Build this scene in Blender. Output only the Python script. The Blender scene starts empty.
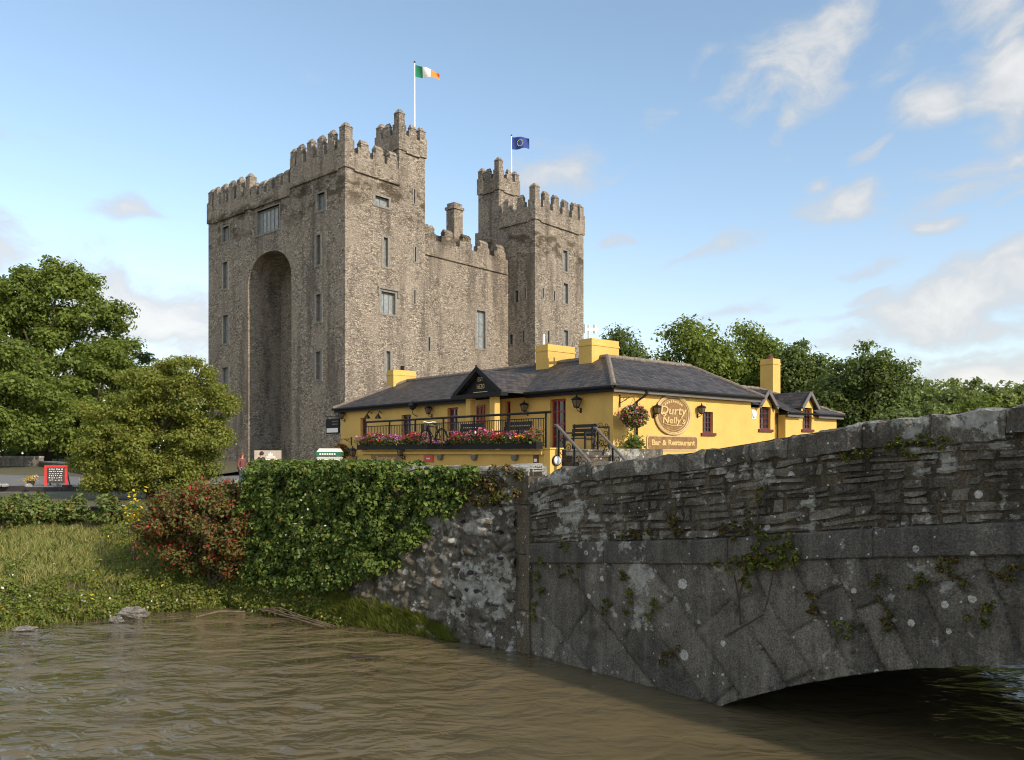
import bpy, math, random
import numpy as np
from mathutils import Vector

R = math.radians
rng = np.random.default_rng(7)
random.seed(7)
SC = bpy.context.scene
COL = SC.collection

# ------------------------------------------------------------------ camera, sky, sun, exposure
EYE = 3.5            # eye height above the water
FPX, HOR = 810.0, 453.0
cam_d = bpy.data.cameras.new("camera")
cam = bpy.data.objects.new("camera", cam_d)
COL.objects.link(cam)
cam.location = (0, 0, EYE)
cam.rotation_euler = (R(90), 0, 0)
cam_d.sensor_width = 36.0
cam_d.lens = FPX / 1024 * 36.0
cam_d.shift_y = (HOR - 380.0) / 1024.0
cam_d.clip_start = 0.1
cam_d.clip_end = 3000
SC.camera = cam

SUN_AZ = Vector((0.735, -0.678, 0)).normalized()
SUN_EL = R(29)
sun_d = bpy.data.lights.new("sun", 'SUN')
sun_d.energy = 2.75
sun_d.angle = R(0.5)
sun_d.color = (1.0, 0.83, 0.64)
sun = bpy.data.objects.new("sun", sun_d)
COL.objects.link(sun)
sdir = Vector((SUN_AZ.x*math.cos(SUN_EL), SUN_AZ.y*math.cos(SUN_EL), math.sin(SUN_EL)))
sun.rotation_euler = sdir.to_track_quat('Z', 'Y').to_euler()
sun.location = (60, -30, 60)

SC.view_settings.view_transform = 'Standard'
SC.view_settings.look = 'None'
SC.view_settings.gamma = 1.0
SC.view_settings.use_curve_mapping = False
SC.view_settings.exposure = 0.8
SC.cycles.max_bounces = 6
SC.cycles.diffuse_bounces = 3
SC.cycles.glossy_bounces = 3
SC.cycles.transparent_max_bounces = 4
SC.cycles.use_adaptive_sampling = True
SC.cycles.use_denoising = True
SC.cycles.filter_width = 1.1

class NT:
    """tiny node-tree writer"""
    def __init__(s, nt):
        s.nt = nt; s.n = nt.nodes; s.l = nt.links
    def node(s, typ, **kw):
        nd = s.n.new(typ)
        for k, v in kw.items(): setattr(nd, k, v)
        return nd
    def put(s, sock, v):
        if hasattr(v, 'is_output') or isinstance(v, bpy.types.NodeSocket): s.l.new(v, sock)
        elif isinstance(v, (tuple, list)) and len(v) == 3 and sock.type == 'RGBA': sock.default_value = (*v, 1)
        else: sock.default_value = v
    def math(s, op, a, b=None, c=None, clamp=False):
        nd = s.node('ShaderNodeMath', operation=op, use_clamp=clamp)
        s.put(nd.inputs[0], a)
        if b is not None: s.put(nd.inputs[1], b)
        if c is not None: s.put(nd.inputs[2], c)
        return nd.outputs[0]
    def mix(s, f, a, b, typ='MIX'):
        nd = s.node('ShaderNodeMix', data_type='RGBA', blend_type=typ)
        nd.clamp_factor = True
        s.put(nd.inputs[0], f); s.put(nd.inputs[6], a); s.put(nd.inputs[7], b)
        return nd.outputs[2]
    def noise(s, vec, scale, detail=4, rough=.6, dist=0.0):
        nd = s.node('ShaderNodeTexNoise')
        if vec is not None: s.l.new(vec, nd.inputs['Vector'])
        nd.inputs['Scale'].default_value = scale; nd.inputs['Detail'].default_value = detail
        nd.inputs['Roughness'].default_value = rough; nd.inputs['Distortion'].default_value = dist
        return nd.outputs['Fac'], nd.outputs['Color']
    def voro(s, vec, scale, feature='F1', rnd=1.0):
        nd = s.node('ShaderNodeTexVoronoi', feature=feature)
        if vec is not None: s.l.new(vec, nd.inputs['Vector'])
        nd.inputs['Scale'].default_value = scale; nd.inputs['Randomness'].default_value = rnd
        return nd.outputs['Distance'], (nd.outputs['Color'] if feature != 'DISTANCE_TO_EDGE' else None)
    def ramp(s, f, stops):
        nd = s.node('ShaderNodeValToRGB')
        cr = nd.color_ramp
        while len(cr.elements) < len(stops): cr.elements.new(0.5)
        for e, (p, c) in zip(cr.elements, stops):
            e.position = p
            e.color = (c, c, c, 1) if isinstance(c, (int, float)) else (*c, 1)
        s.put(nd.inputs[0], f)
        return nd.outputs[0]
    def smooth(s, x, lo, hi):
        nd = s.node('ShaderNodeMapRange', interpolation_type='SMOOTHSTEP')
        s.put(nd.inputs[0], x); nd.inputs[1].default_value = lo; nd.inputs[2].default_value = hi
        return nd.outputs[0]
    def mapping(s, vec, scale=(1, 1, 1), loc=(0, 0, 0), rot=(0, 0, 0)):
        nd = s.node('ShaderNodeMapping')
        s.l.new(vec, nd.inputs[0]); nd.inputs['Scale'].default_value = scale
        nd.inputs['Location'].default_value = loc; nd.inputs['Rotation'].default_value = rot
        return nd.outputs[0]
    def warp(s, vec, scale, amt):
        f, c = s.noise(vec, scale, 3)
        a = s.node('ShaderNodeVectorMath', operation='SUBTRACT'); s.l.new(c, a.inputs[0]); a.inputs[1].default_value = (.5, .5, .5)
        b = s.node('ShaderNodeVectorMath', operation='SCALE'); s.l.new(a.outputs[0], b.inputs[0]); b.inputs['Scale'].default_value = amt
        d = s.node('ShaderNodeVectorMath', operation='ADD'); s.l.new(vec, d.inputs[0]); s.l.new(b.outputs[0], d.inputs[1])
        return d.outputs[0]
    def sep(s, v):
        nd = s.node('ShaderNodeSeparateXYZ'); s.l.new(v, nd.inputs[0]); return nd.outputs

# ---- world: Nishita sky with thin clouds laid out by azimuth and elevation
w = bpy.data.worlds.new("World")
SC.world = w
w.use_nodes = True
t = NT(w.node_tree)
t.n.clear()
tc = t.node('ShaderNodeTexCoord')
sky = t.node('ShaderNodeTexSky', sky_type='NISHITA')
sky.sun_disc = False
sky.sun_elevation = SUN_EL
sky.sun_rotation = math.atan2(SUN_AZ.x, SUN_AZ.y)
sky.altitude = 0
sky.air_density = 1.0
sky.dust_density = 0.6
sky.ozone_density = 1.3
vx, vy, vz = t.sep(tc.outputs['Generated'])
az = t.math('ARCTAN2', vx, vy)
el = t.math('ARCSINE', vz)
cmb = t.node('ShaderNodeCombineXYZ')
t.l.new(az, cmb.inputs[0]); t.l.new(el, cmb.inputs[1])
ae = cmb.outputs[0]
wv = t.warp(ae, 5.0, 0.10)
wx, wy, _ = t.sep(wv)
nz, _ = t.noise(t.mapping(wv, (6, 11, 1), rot=(0, 0, R(-20))), 1.0, 7, .62, .3)
nf, _ = t.noise(t.mapping(wv, (16, 30, 1), rot=(0, 0, R(-25))), 1.0, 6, .6)
def azel(px, py):
    d = Vector(((px-512)/FPX, 1, (HOR-py)/FPX)).normalized()
    return math.atan2(d.x, d.y), math.asin(d.z)
# clouds: (pixel of the photograph they were measured at -> direction; half width, half height; tilt; weight)
CL = [(800, 55, 95, 42, 22, .62), (735, 78, 55, 16, 25, .6), (790, 110, 40, 16, 45, .5), (760, 95, 45, 22, 40, .45), (850, 28, 40, 30, 10, .5), (935, 110, 42, 36, 0, .72), (1010, 100, 50, 42, 0, .95), (890, 145, 34, 12, 20, .5),
      (845, 205, 52, 22, 5, .62), (960, 200, 60, 14, 18, .5), (940, 228, 28, 12, 0, .6), (660, 120, 40, 18, 25, .5),
      (570, 165, 70, 26, 12, .5), (620, 240, 24, 12, 15, .5), (740, 245, 70, 14, 20, .42), (980, 15, 70, 26, 0, .55), (960, 300, 150, 30, 14, .72),
      (880, 330, 150, 20, 6, .62), (1120, 262, 110, 46, 10, .9), (890, 292, 70, 10, 6, .5), (1000, 318, 90, 14, 10, .5), (830, 316, 110, 8, 8, .5), (930, 350, 120, 8, 4, .5), (690, 262, 50, 7, 14, .4), (640, 150, 30, 8, 30, .4), (1010, 40, 60, 14, 20, .5), (140, 318, 120, 34, -8, 1.0), (60, 285, 80, 22, -10, .75), (130, 220, 40, 14, 5, .5),
      (100, 140, 50, 14, -5, .28), (40, 150, 60, 12, 0, .3), (830, 175, 22, 8, 20, .45), (1010, 205, 30, 8, 10, .6), (720, 318, 60, 12, 10, .5), (1000, 370, 140, 30, 0, .8), (200, 350, 260, 40, 0, .6), (640, 345, 200, 24, 0, .45),
      (-150, 250, 150, 60, 0, 1.0), (-320, 100, 150, 50, 0, .8), (1250, 150, 160, 60, 0, 1.0), (700, 60, 40, 10, 30, .35), (1000, 260, 90, 18, 18, .6), (860, 270, 60, 10, 12, .5), (780, 152, 24, 8, 0, .4), (560, 300, 60, 14, 15, .4), (455, 60, 60, 10, 10, .25), (300, 60, 90, 12, 5, .25), (1000, 160, 70, 16, 15, .5), (900, 60, 30, 30, 40, .5)]
acc = None
for (px, py, hw, hh, tilt, wt) in CL:
    a0, e0 = azel(px, py)
    c, sn = math.cos(R(tilt)), math.sin(R(tilt))
    dx = t.math('SUBTRACT', wx, a0); dy = t.math('SUBTRACT', wy, e0)
    kx, ky = FPX/hw*1.1, FPX/hh*1.1
    u = t.math('ADD', t.math('MULTIPLY', dx, c*kx), t.math('MULTIPLY', dy, sn*kx))
    v = t.math('ADD', t.math('MULTIPLY', dx, -sn*ky), t.math('MULTIPLY', dy, c*ky))
    q = t.math('ADD', t.math('MULTIPLY', u, u), t.math('MULTIPLY', v, v))
    g = t.math('MULTIPLY', t.math('EXPONENT', t.math('MULTIPLY', q, -1.0)), wt)
    acc = g if acc is None else t.math('MAXIMUM', acc, g)
back = t.math('MULTIPLY', t.smooth(az, R(-55), R(-95)), t.smooth(el, .02, .2))      # unseen cloud bank added behind the viewer's left to brighten shaded faces
acc = t.math('ADD', acc, t.math('MULTIPLY', back, .85))
bn, _ = t.noise(t.mapping(wv, (2.2, 5, 1)), 1.0, 6, .6)
acc = t.math('ADD', acc, t.math('MULTIPLY', t.smooth(bn, .5, .8), .22))
dens = t.math('ADD', t.math('MULTIPLY', acc, 1.0), t.math('ADD', t.math('MULTIPLY', t.math('SUBTRACT', nz, .5), 1.5), t.math('MULTIPLY', t.math('SUBTRACT', nf, .5), .95)))
mask = t.math('MULTIPLY', t.smooth(dens, .16, .72), t.smooth(acc, .04, .28))
mask = t.math('MULTIPLY', mask, t.smooth(el, 0.0, .02))
SKYK = 0.145
cloud_col = t.mix(t.smooth(dens, .4, 1.1), (2.5, 2.62, 2.75), (3.7, 3.62, 3.5))
hs = t.node('ShaderNodeHueSaturation'); hs.inputs['Saturation'].default_value = .76
t.l.new(sky.outputs[0], hs.inputs['Color'])
skyc = t.mix(1.0, hs.outputs[0], t.mix(t.smooth(el, .0, .42), (.86, .83, .81), (.75, .87, .91)), 'MULTIPLY')
colr = t.mix(t.math('MULTIPLY', mask, .86), skyc, cloud_col)
bg = t.node('ShaderNodeBackground')
t.l.new(colr, bg.inputs[0]); bg.inputs[1].default_value = SKYK
wo = t.node('ShaderNodeOutputWorld')
t.l.new(bg.outputs[0], wo.inputs[0])

# ------------------------------------------------------------------ helpers
class MB:
    """collects faces for ONE mesh object"""
    def __init__(s): s.v = []; s.f = []; s.m = []
    def add(s, vs, fs, mi=0):
        b = len(s.v); s.v += [tuple(p) for p in vs]
        for f in fs: s.f.append(tuple(b+i for i in f)); s.m.append(mi)
        return s
    def quad(s, a, b, c, d, mi=0): return s.add([a, b, c, d], [(0, 1, 2, 3)], mi)
    def poly(s, pts, mi=0): return s.add(pts, [tuple(range(len(pts)))], mi)
    def box(s, x0, x1, y0, y1, z0, z1, mi=0):
        vs = [(x0, y0, z0), (x1, y0, z0), (x1, y1, z0), (x0, y1, z0), (x0, y0, z1), (x1, y0, z1), (x1, y1, z1), (x0, y1, z1)]
        return s.add(vs, [(3, 2, 1, 0), (4, 5, 6, 7), (0, 1, 5, 4), (1, 2, 6, 5), (2, 3, 7, 6), (3, 0, 4, 7)], mi)
    def bar(s, p, q, wd, ht=None, up=(0, 0, 1), mi=0):
        p = Vector(p); q = Vector(q); ht = ht or wd
        d = (q-p).normalized(); u = Vector(up)
        if abs(d.dot(u)) > .98: u = Vector((1, 0, 0))
        a = d.cross(u).normalized()*wd/2; b = a.cross(d).normalized()*ht/2
        vs = [p-a-b, p+a-b, p+a+b, p-a+b, q-a-b, q+a-b, q+a+b, q-a+b]
        return s.add(vs, [(3, 2, 1, 0), (4, 5, 6, 7), (0, 1, 5, 4), (1, 2, 6, 5), (2, 3, 7, 6), (3, 0, 4, 7)], mi)
    def tube(s, pts, r, n=8, mi=0, caps=True):
        pts = [Vector(p) for p in pts]; rs = r if isinstance(r, (list, tuple)) else [r]*len(pts)
        vs = []; fs = []
        a = None
        for i, p in enumerate(pts):
            d = (pts[min(i+1, len(pts)-1)]-pts[max(i-1, 0)]).normalized()
            if a is None:
                u = Vector((0, 0, 1)) if abs(d.z) < .9 else Vector((1, 0, 0))
                a = d.cross(u).normalized()
            else: a = (a-d*a.dot(d)).normalized()
            b = d.cross(a)
            for k in range(n):
                th = 2*math.pi*k/n
                vs.append(p+(a*math.cos(th)+b*math.sin(th))*rs[i])
        for i in range(len(pts)-1):
            for k in range(n):
                fs.append((i*n+k, i*n+(k+1) % n, (i+1)*n+(k+1) % n, (i+1)*n+k))
        if caps: fs += [tuple(range(n-1, -1, -1)), tuple(range((len(pts)-1)*n, len(pts)*n))]
        return s.add(vs, fs, mi)
    def lathe(s, prof, c=(0, 0, 0), n=16, mi=0):
        vs = []; fs = []
        for (r, z) in prof:
            for k in range(n):
                th = 2*math.pi*k/n
                vs.append((c[0]+r*math.cos(th), c[1]+r*math.sin(th), c[2]+z))
        for i in range(len(prof)-1):
            for k in range(n): fs.append((i*n+k, i*n+(k+1) % n, (i+1)*n+(k+1) % n, (i+1)*n+k))
        fs += [tuple(range(n-1, -1, -1)), tuple(range((len(prof)-1)*n, len(prof)*n))]
        return s.add(vs, fs, mi)
    def prism(s, poly, axis_vec, mi=0):
        n = len(poly); a = Vector(axis_vec)
        vs = [Vector(p) for p in poly]+[Vector(p)+a for p in poly]
        fs = [tuple(range(n-1, -1, -1)), tuple(range(n, 2*n))]+[(i, (i+1) % n, n+(i+1) % n, n+i) for i in range(n)]
        return s.add(vs, fs, mi)
    def build(s, name, mats, parent=None, smooth=False):
        me = bpy.data.meshes.new(name); me.from_pydata(s.v, [], s.f)
        for m in (mats if isinstance(mats, (list, tuple)) else [mats]): me.materials.append(m)
        if any(s.m): me.polygons.foreach_set('material_index', s.m)
        if smooth: me.polygons.foreach_set('use_smooth', [True]*len(s.f))
        me.update()
        o = bpy.data.objects.new(name, me); COL.objects.link(o)
        if parent is not None: o.parent = parent
        return o

def tag(o, label=None, cat=None, group=None, kind=None):
    if label: o['label'] = label
    if cat: o['category'] = cat
    if group: o['group'] = group
    if kind: o['kind'] = kind
    return o
def thing(name, label, cat, loc=(0, 0, 0), rz=0, group=None):
    o = bpy.data.objects.new(name, None); COL.objects.link(o)
    o.empty_display_size = .3
    o.location = loc; o.rotation_euler = (0, 0, rz)
    return tag(o, label, cat, group)
def copy_tree(o, parent=None):
    c = o.copy(); COL.objects.link(c)
    if parent is not None: c.parent = parent
    for ch in list(o.children): copy_tree(ch, c)
    return c
def np_mesh(name, V, F, mats, parent=None, smooth=False, mi=None):
    """V (n,3), F (m,k) arrays"""
    V = np.asarray(V, np.float32); F = np.asarray(F, np.int32)
    me = bpy.data.meshes.new(name)
    me.vertices.add(len(V)); me.vertices.foreach_set('co', V.ravel())
    k = F.shape[1]
    me.loops.add(F.size); me.loops.foreach_set('vertex_index', F.ravel())
    me.polygons.add(len(F)); me.polygons.foreach_set('loop_start', np.arange(0, F.size, k, dtype=np.int32))
    for m in (mats if isinstance(mats, (list, tuple)) else [mats]): me.materials.append(m)
    if mi is not None: me.polygons.foreach_set('material_index', np.asarray(mi, np.int32))
    if smooth: me.polygons.foreach_set('use_smooth', np.ones(len(F), bool))
    me.update(calc_edges=True); me.validate()
    o = bpy.data.objects.new(name, me); COL.objects.link(o)
    if parent is not None: o.parent = parent
    return o

class Frame:
    """local frame of a building: used to read real positions off measured sight lines"""
    def __init__(s, o, ang):
        s.o = Vector(o); s.a = ang
        s.X = Vector((math.cos(ang), math.sin(ang), 0)); s.Y = Vector((-math.sin(ang), math.cos(ang), 0))
    def W(s, x, y, z): return s.o+s.X*x+s.Y*y+Vector((0, 0, z))
    def hit(s, ax, c, px, py):
        d = Vector(((px-512)/FPX, 1, (HOR-py)/FPX)); e = Vector((0, 0, EYE))-s.o
        n = s.X if ax == 'x' else s.Y; m = s.Y if ax == 'x' else s.X
        k = (c-e.dot(n))/d.dot(n); p = e+d*k
        return p.dot(m), p.z
def at(px, py, depth): return Vector(((px-512)/FPX*depth, depth, EYE+(HOR-py)/FPX*depth))

def wall(mb, O, u, n, L, z0, z1, holes=(), d=.25, mi=0, a0=0.0):
    """wall sheet along u with real openings; n points INTO the wall (reveal depth d)"""
    O = Vector(O); u = Vector(u); n = Vector(n); Z = Vector((0, 0, 1))
    P = lambda a, z, k=0.0: O+u*a+Z*z+n*k
    xs = sorted({a0, L, *[h[0] for h in holes], *[h[1] for h in holes]})
    zs = sorted({z0, z1, *[h[2] for h in holes], *[h[3] for h in holes]})
    xs = [x for x in xs if a0-1e-6 <= x <= L+1e-6]; zs = [z for z in zs if z0-1e-6 <= z <= z1+1e-6]
    for i in range(len(xs)-1):
        for j in range(len(zs)-1):
            cx, cz = (xs[i]+xs[i+1])/2, (zs[j]+zs[j+1])/2
            if any(h[0] < cx < h[1] and h[2] < cz < h[3] for h in holes): continue
            mb.quad(P(xs[i], zs[j]), P(xs[i+1], zs[j]), P(xs[i+1], zs[j+1]), P(xs[i], zs[j+1]), mi)
    for (a, b, c, e) in [h[:4] for h in holes]:
        mb.quad(P(a, c), P(a, e), P(a, e, d), P(a, c, d), mi); mb.quad(P(b, c), P(b, e), P(b, e, d), P(b, c, d), mi)
        mb.quad(P(a, c), P(b, c), P(b, c, d), P(a, c, d), mi); mb.quad(P(a, e), P(b, e), P(b, e, d), P(a, e, d), mi)
        mb.quad(P(a, c, d+.06), P(b, c, d+.06), P(b, e, d+.06), P(a, e, d+.06), mi)

def window(parent, O, u, n, h, d, fm, pm, nx=1, nz=1, fw=.06, name='window', inset=.05, pane=True):
    """window part = frame mesh with glazing bars; its glass is a sub-part"""
    O = Vector(O); u = Vector(u); n = Vector(n); Z = Vector((0, 0, 1))
    a, b, c, e = h[:4]
    P = lambda x, z, k: O+u*x+Z*z+n*k
    mb = MB()
    k0 = d-inset
    def bx(x0, x1, z0, z1, k, dk):
        vs = [P(x0, z0, k), P(x1, z0, k), P(x1, z1, k), P(x0, z1, k), P(x0, z0, k+dk), P(x1, z0, k+dk), P(x1, z1, k+dk), P(x0, z1, k+dk)]
        mb.add(vs, [(0, 1, 2, 3), (7, 6, 5, 4), (0, 4, 5, 1), (1, 5, 6, 2), (2, 6, 7, 3), (3, 7, 4, 0)])
    g = .004
    bx(a+g, a+fw, c+g, e-g, k0, inset); bx(b-fw, b-g, c+g, e-g, k0, inset)
    bx(a+fw, b-fw, c+g, c+fw, k0, inset); bx(a+fw, b-fw, e-fw, e-g, k0, inset)
    for i in range(1, nx):
        x = a+(b-a)*i/nx; bx(x-fw*.35, x+fw*.35, c+fw, e-fw, k0+.006, inset-.012)
    for j in range(1, nz):
        z = c+(e-c)*j/nz; bx(a+fw, b-fw, z-fw*.3, z+fw*.3, k0+.012, inset-.024)
    o = mb.build(name, fm, parent)
    if pane:
        mb = MB(); mb.quad(P(a+g, c+g, d), P(b-g, c+g, d), P(b-g, e-g, d), P(a+g, e-g, d)); mb.build('pane', pm, o)
    return o

def text(body, size, m, parent, M, name='lettering', extrude=.006, shear=0.0, offset=0.0, align='CENTER'):
    cu = bpy.data.curves.new('t', 'FONT'); cu.body = body; cu.size = size; cu.extrude = extrude
    cu.align_x = align; cu.align_y = 'CENTER'; cu.shear = shear; cu.offset = offset; cu.resolution_u = 3
    to = bpy.data.objects.new('t', cu); COL.objects.link(to)
    bpy.context.view_layer.update()
    me = bpy.data.meshes.new_from_object(to.evaluated_get(bpy.context.evaluated_depsgraph_get()))
    bpy.data.objects.remove(to); bpy.data.curves.remove(cu)
    me.name = name; me.materials.clear(); me.materials.append(m)
    me.transform(M)
    o = bpy.data.objects.new(name, me); COL.objects.link(o)
    if parent is not None: o.parent = parent
    return o
from mathutils import Matrix
def basis(o, x, y):
    x = Vector(x).normalized(); y = Vector(y).normalized(); z = x.cross(y)
    M = Matrix((x, y, z)).transposed().to_4x4(); M.translation = Vector(o); return M

# ------------------------------------------------------------------ materials
def newmat(name):
    m = bpy.data.materials.new(name); m.use_nodes = True
    t = NT(m.node_tree); t.n.clear()
    out = t.node('ShaderNodeOutputMaterial'); b = t.node('ShaderNodeBsdfPrincipled')
    t.l.new(b.outputs[0], out.inputs[0])
    return m, t, b, out
def bump(t, b, h, strength, dist):
    nd = t.node('ShaderNodeBump'); t.put(nd.inputs['Height'], h)
    nd.inputs['Strength'].default_value = strength; nd.inputs['Distance'].default_value = dist
    t.l.new(nd.outputs[0], b.inputs['Normal'])
def plain(name, col, rough=.6, metal=0.0, var=.12, scale=6.0, bmp=0.0):
    m, t, b, _ = newmat(name)
    tcn = t.node('ShaderNodeTexCoord').outputs['Object']
    f, _ = t.noise(tcn, scale, 5, .65)
    lo = tuple(c*(1-var*1.6) for c in col); hi = tuple(min(1, c*(1+var)) for c in col)
    t.put(b.inputs['Base Color'], t.ramp(f, [(.25, lo), (.75, hi)]))
    b.inputs['Roughness'].default_value = rough; b.inputs['Metallic'].default_value = metal
    if bmp: bump(t, b, f, bmp, .02)
    return m
def foliage(name, dark, light, transl=.35, scale=.5, tint=None, tintf=.15):
    m, t, b, out = newmat(name)
    geo = t.node('ShaderNodeNewGeometry')
    f, _ = t.noise(geo.outputs['Position'], scale, 3, .6)
    r = t.math('ADD', t.math('MULTIPLY', geo.outputs['Random Per Island'], .6), t.math('MULTIPLY', f, .6))
    c = t.ramp(r, [(.25, dark), (.85, light)])
    if tint is not None:
        c = t.mix(t.math('GREATER_THAN', t.math('FRACT', t.math('MULTIPLY', geo.outputs['Random Per Island'], 17.3)), 1-tintf), c, tint)
    t.put(b.inputs['Base Color'], c); b.inputs['Roughness'].default_value = .55
    b.inputs['Specular IOR Level'].default_value = .3
    tr = t.node('ShaderNodeBsdfTranslucent'); t.put(tr.inputs[0], t.mix(1.0, c, (1.2, 1.15, .5), 'MULTIPLY'))
    mx = t.node('ShaderNodeMixShader'); mx.inputs[0].default_value = transl
    t.l.new(b.outputs[0], mx.inputs[1]); t.l.new(tr.outputs[0], mx.inputs[2]); t.l.new(mx.outputs[0], out.inputs[0])
    return m

def castle_stone(name, dark, mid, light, warmth=1.0):
    m, t, b, _ = newmat(name)
    tcn = t.node('ShaderNodeTexCoord').outputs['Object']
    v0 = t.warp(tcn, 1.3, .18)
    vv = t.mapping(v0, (1, 1, 2.1))
    d, c = t.voro(vv, 4.4); e, _ = t.voro(vv, 4.4, 'DISTANCE_TO_EDGE')
    d2, c2 = t.voro(t.mapping(v0, (1, 1, 1.3)), 8.5)
    rs = t.sep(c)[0]; rs2 = t.sep(c2)[1]
    col = t.ramp(rs, [(0, dark), (.35, mid), (.8, light), (1, tuple(min(1, x*1.35) for x in light))])
    col = t.mix(.38, col, t.ramp(rs2, [(0, tuple(x*.5 for x in dark)), (.25, dark), (.55, mid), (.85, light), (1, tuple(min(1, x*1.5) for x in light))]))
    n1, _ = t.noise(tcn, .45, 7, .68); n2, _ = t.noise(tcn, 9, 5, .7); n3, _ = t.noise(tcn, 1.1, 6, .7)
    col = t.mix(t.math('MULTIPLY', t.smooth(n1, .46, .6), .62), col, tuple(x*1.2 for x in mid))             # old render over the rubble
    col = t.mix(1.0, col, t.ramp(n2, [(.3, .68), (.5, 1.0), (.7, 1.3)]), 'MULTIPLY')
    col = t.mix(t.math('MULTIPLY', t.smooth(n3, .56, .72), .55), col, tuple(x*.55 for x in dark))
    sx, sy, sz = t.sep(tcn)
    st, _ = t.noise(t.mapping(t.warp(tcn, .6, .8), (.75, .75, .085)), 1.0, 6, .62)                        # rain streaks down the wall
    col = t.mix(t.math('MULTIPLY', t.smooth(st, .48, .66), .62), col, tuple(x*.8 for x in dark))
    st2, _ = t.noise(t.mapping(t.warp(tcn, .5, .9), (.5, .5, .10), (3, 5, 1)), 1.0, 6, .6)
    col = t.mix(t.math('MULTIPLY', t.smooth(st2, .54, .7), .5), col, tuple(min(1, x*1.05) for x in light))
    col = t.mix(t.math('MULTIPLY', t.smooth(e, .055, .0), .4), col, tuple(x*.6 for x in dark))
    m1, _ = t.noise(t.mapping(tcn, (.5, .5, .9)), 1.0, 6, .7)
    bandm = t.math('MULTIPLY', t.math('MULTIPLY', t.smooth(sz, 20.5, 22.8), t.smooth(sz, 24.7, 24.2)), t.smooth(m1, .45, .58))
    col = t.mix(t.math('MULTIPLY', bandm, .75), col, (.05, .036, .018))                # brown moss below the battlements
    t.put(b.inputs['Base Color'], col); b.inputs['Roughness'].default_value = .95; b.inputs['Specular IOR Level'].default_value = .2
    h = t.math('ADD', t.math('MULTIPLY', t.smooth(e, 0, .12), .6), t.math('ADD', t.math('MULTIPLY', rs, .5), t.math('MULTIPLY', n2, .4)))
    bump(t, b, h, 1.0, .05)
    return m

def bridge_stone(name, dark, light, lich=.5, moss=.5, scale=1.0, spots=1.0, pits=0.0, islw=.3, attr=False):
    m, t, b, _ = newmat(name)
    tcn = t.node('ShaderNodeTexCoord').outputs['Object']
    geo = t.node('ShaderNodeNewGeometry')
    ri = geo.outputs['Random Per Island']
    n1, _ = t.noise(tcn, 1.7*scale, 6, .65); n2, _ = t.noise(tcn, 42, 4, .75); n3, _ = t.noise(tcn, 9*scale, 6, .7)
    if attr:
        an = t.node('ShaderNodeAttribute'); an.attribute_name = 'block_tint'; ri = an.outputs['Fac']
    f = t.math('ADD', t.math('MULTIPLY', ri, islw), t.math('ADD', t.math('MULTIPLY', n1, .9-islw), t.math('MULTIPLY', n3, .35)))
    col = t.ramp(f, [(.3, dark), (.9, light)])
    col = t.mix(1.0, col, t.ramp(n2, [(.34, .45), (.5, 1.0), (.66, 1.6)]), 'MULTIPLY')
    dr, _ = t.noise(t.mapping(tcn, (5, 5, .45)), 1.0, 6, .65)
    col = t.mix(t.math('MULTIPLY', t.smooth(dr, .5, .66), .55), col, tuple(x*.8 for x in dark))
    col = t.mix(t.math('MULTIPLY', t.smooth(dr, .46, .32), .35), col, tuple(min(1, x*1.5) for x in light))
    wv = t.warp(tcn, 14, .05)
    # pale crusts of lichen
    p1, _ = t.noise(wv, 3.3*scale, 8, .7, .2); p2, _ = t.noise(wv, .7, 3, .5)
    pm = t.math('MULTIPLY', t.smooth(t.math('ADD', p1, t.math('MULTIPLY', t.math('SUBTRACT', p2, .5), .5)), .68-.14*lich, .74-.14*lich), .8)
    col = t.mix(pm, col, t.ramp(n3, [(.3, (.2, .2, .18)), (.7, (.5, .5, .47))]))
    # round white lichen spots of several sizes
    hh = None
    for sc_, thr, lim in ((1.7, .12, .42), (4.2, .17, .36), (10.0, .17, .28)):
        d, c = t.voro(t.warp(tcn, 16, .045), sc_)
        rr, rg, rb = t.sep(c)
        rad = t.math('MULTIPLY', t.math('GREATER_THAN', lim*spots, rr), t.math('ADD', t.math('MULTIPLY', rg, thr), thr*.35))
        sm = t.math('MULTIPLY', t.smooth(t.math('SUBTRACT', rad, d), .0, .02), t.smooth(n3, .28, .5))
        col = t.mix(t.math('MULTIPLY', sm, .88), col, t.ramp(n2, [(.3, (.28, .28, .26)), (.6, (.62, .62, .6))]))
    # moss
    ms, _ = t.noise(wv, 1.9*scale, 7, .7)
    mm = t.math('MULTIPLY', t.smooth(ms, .66-.1*moss, .76-.1*moss), .85)
    col = t.mix(mm, col, t.ramp(n3, [(.3, (.018, .016, .007)), (.65, (.06, .055, .018))]))
    if pits:
        d, c = t.voro(t.warp(t.mapping(tcn, (1, 1, 1.5)), 6, .12), 4.2)
        pt = t.math('MULTIPLY', t.smooth(d, .30, .22), t.math('GREATER_THAN', pits, t.sep(c)[2]))
        col = t.mix(t.math('MULTIPLY', pt, .9), col, (.016, .013, .01))
    t.put(b.inputs['Base Color'], col); b.inputs['Roughness'].default_value = .93; b.inputs['Specular IOR Level'].default_value = .25
    h = t.math('ADD', t.math('MULTIPLY', n3, .8), t.math('ADD', t.math('MULTIPLY', n2, .35), t.math('MULTIPLY', mm, .5)))
    bump(t, b, h, 1.0, .05)
    return m

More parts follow.
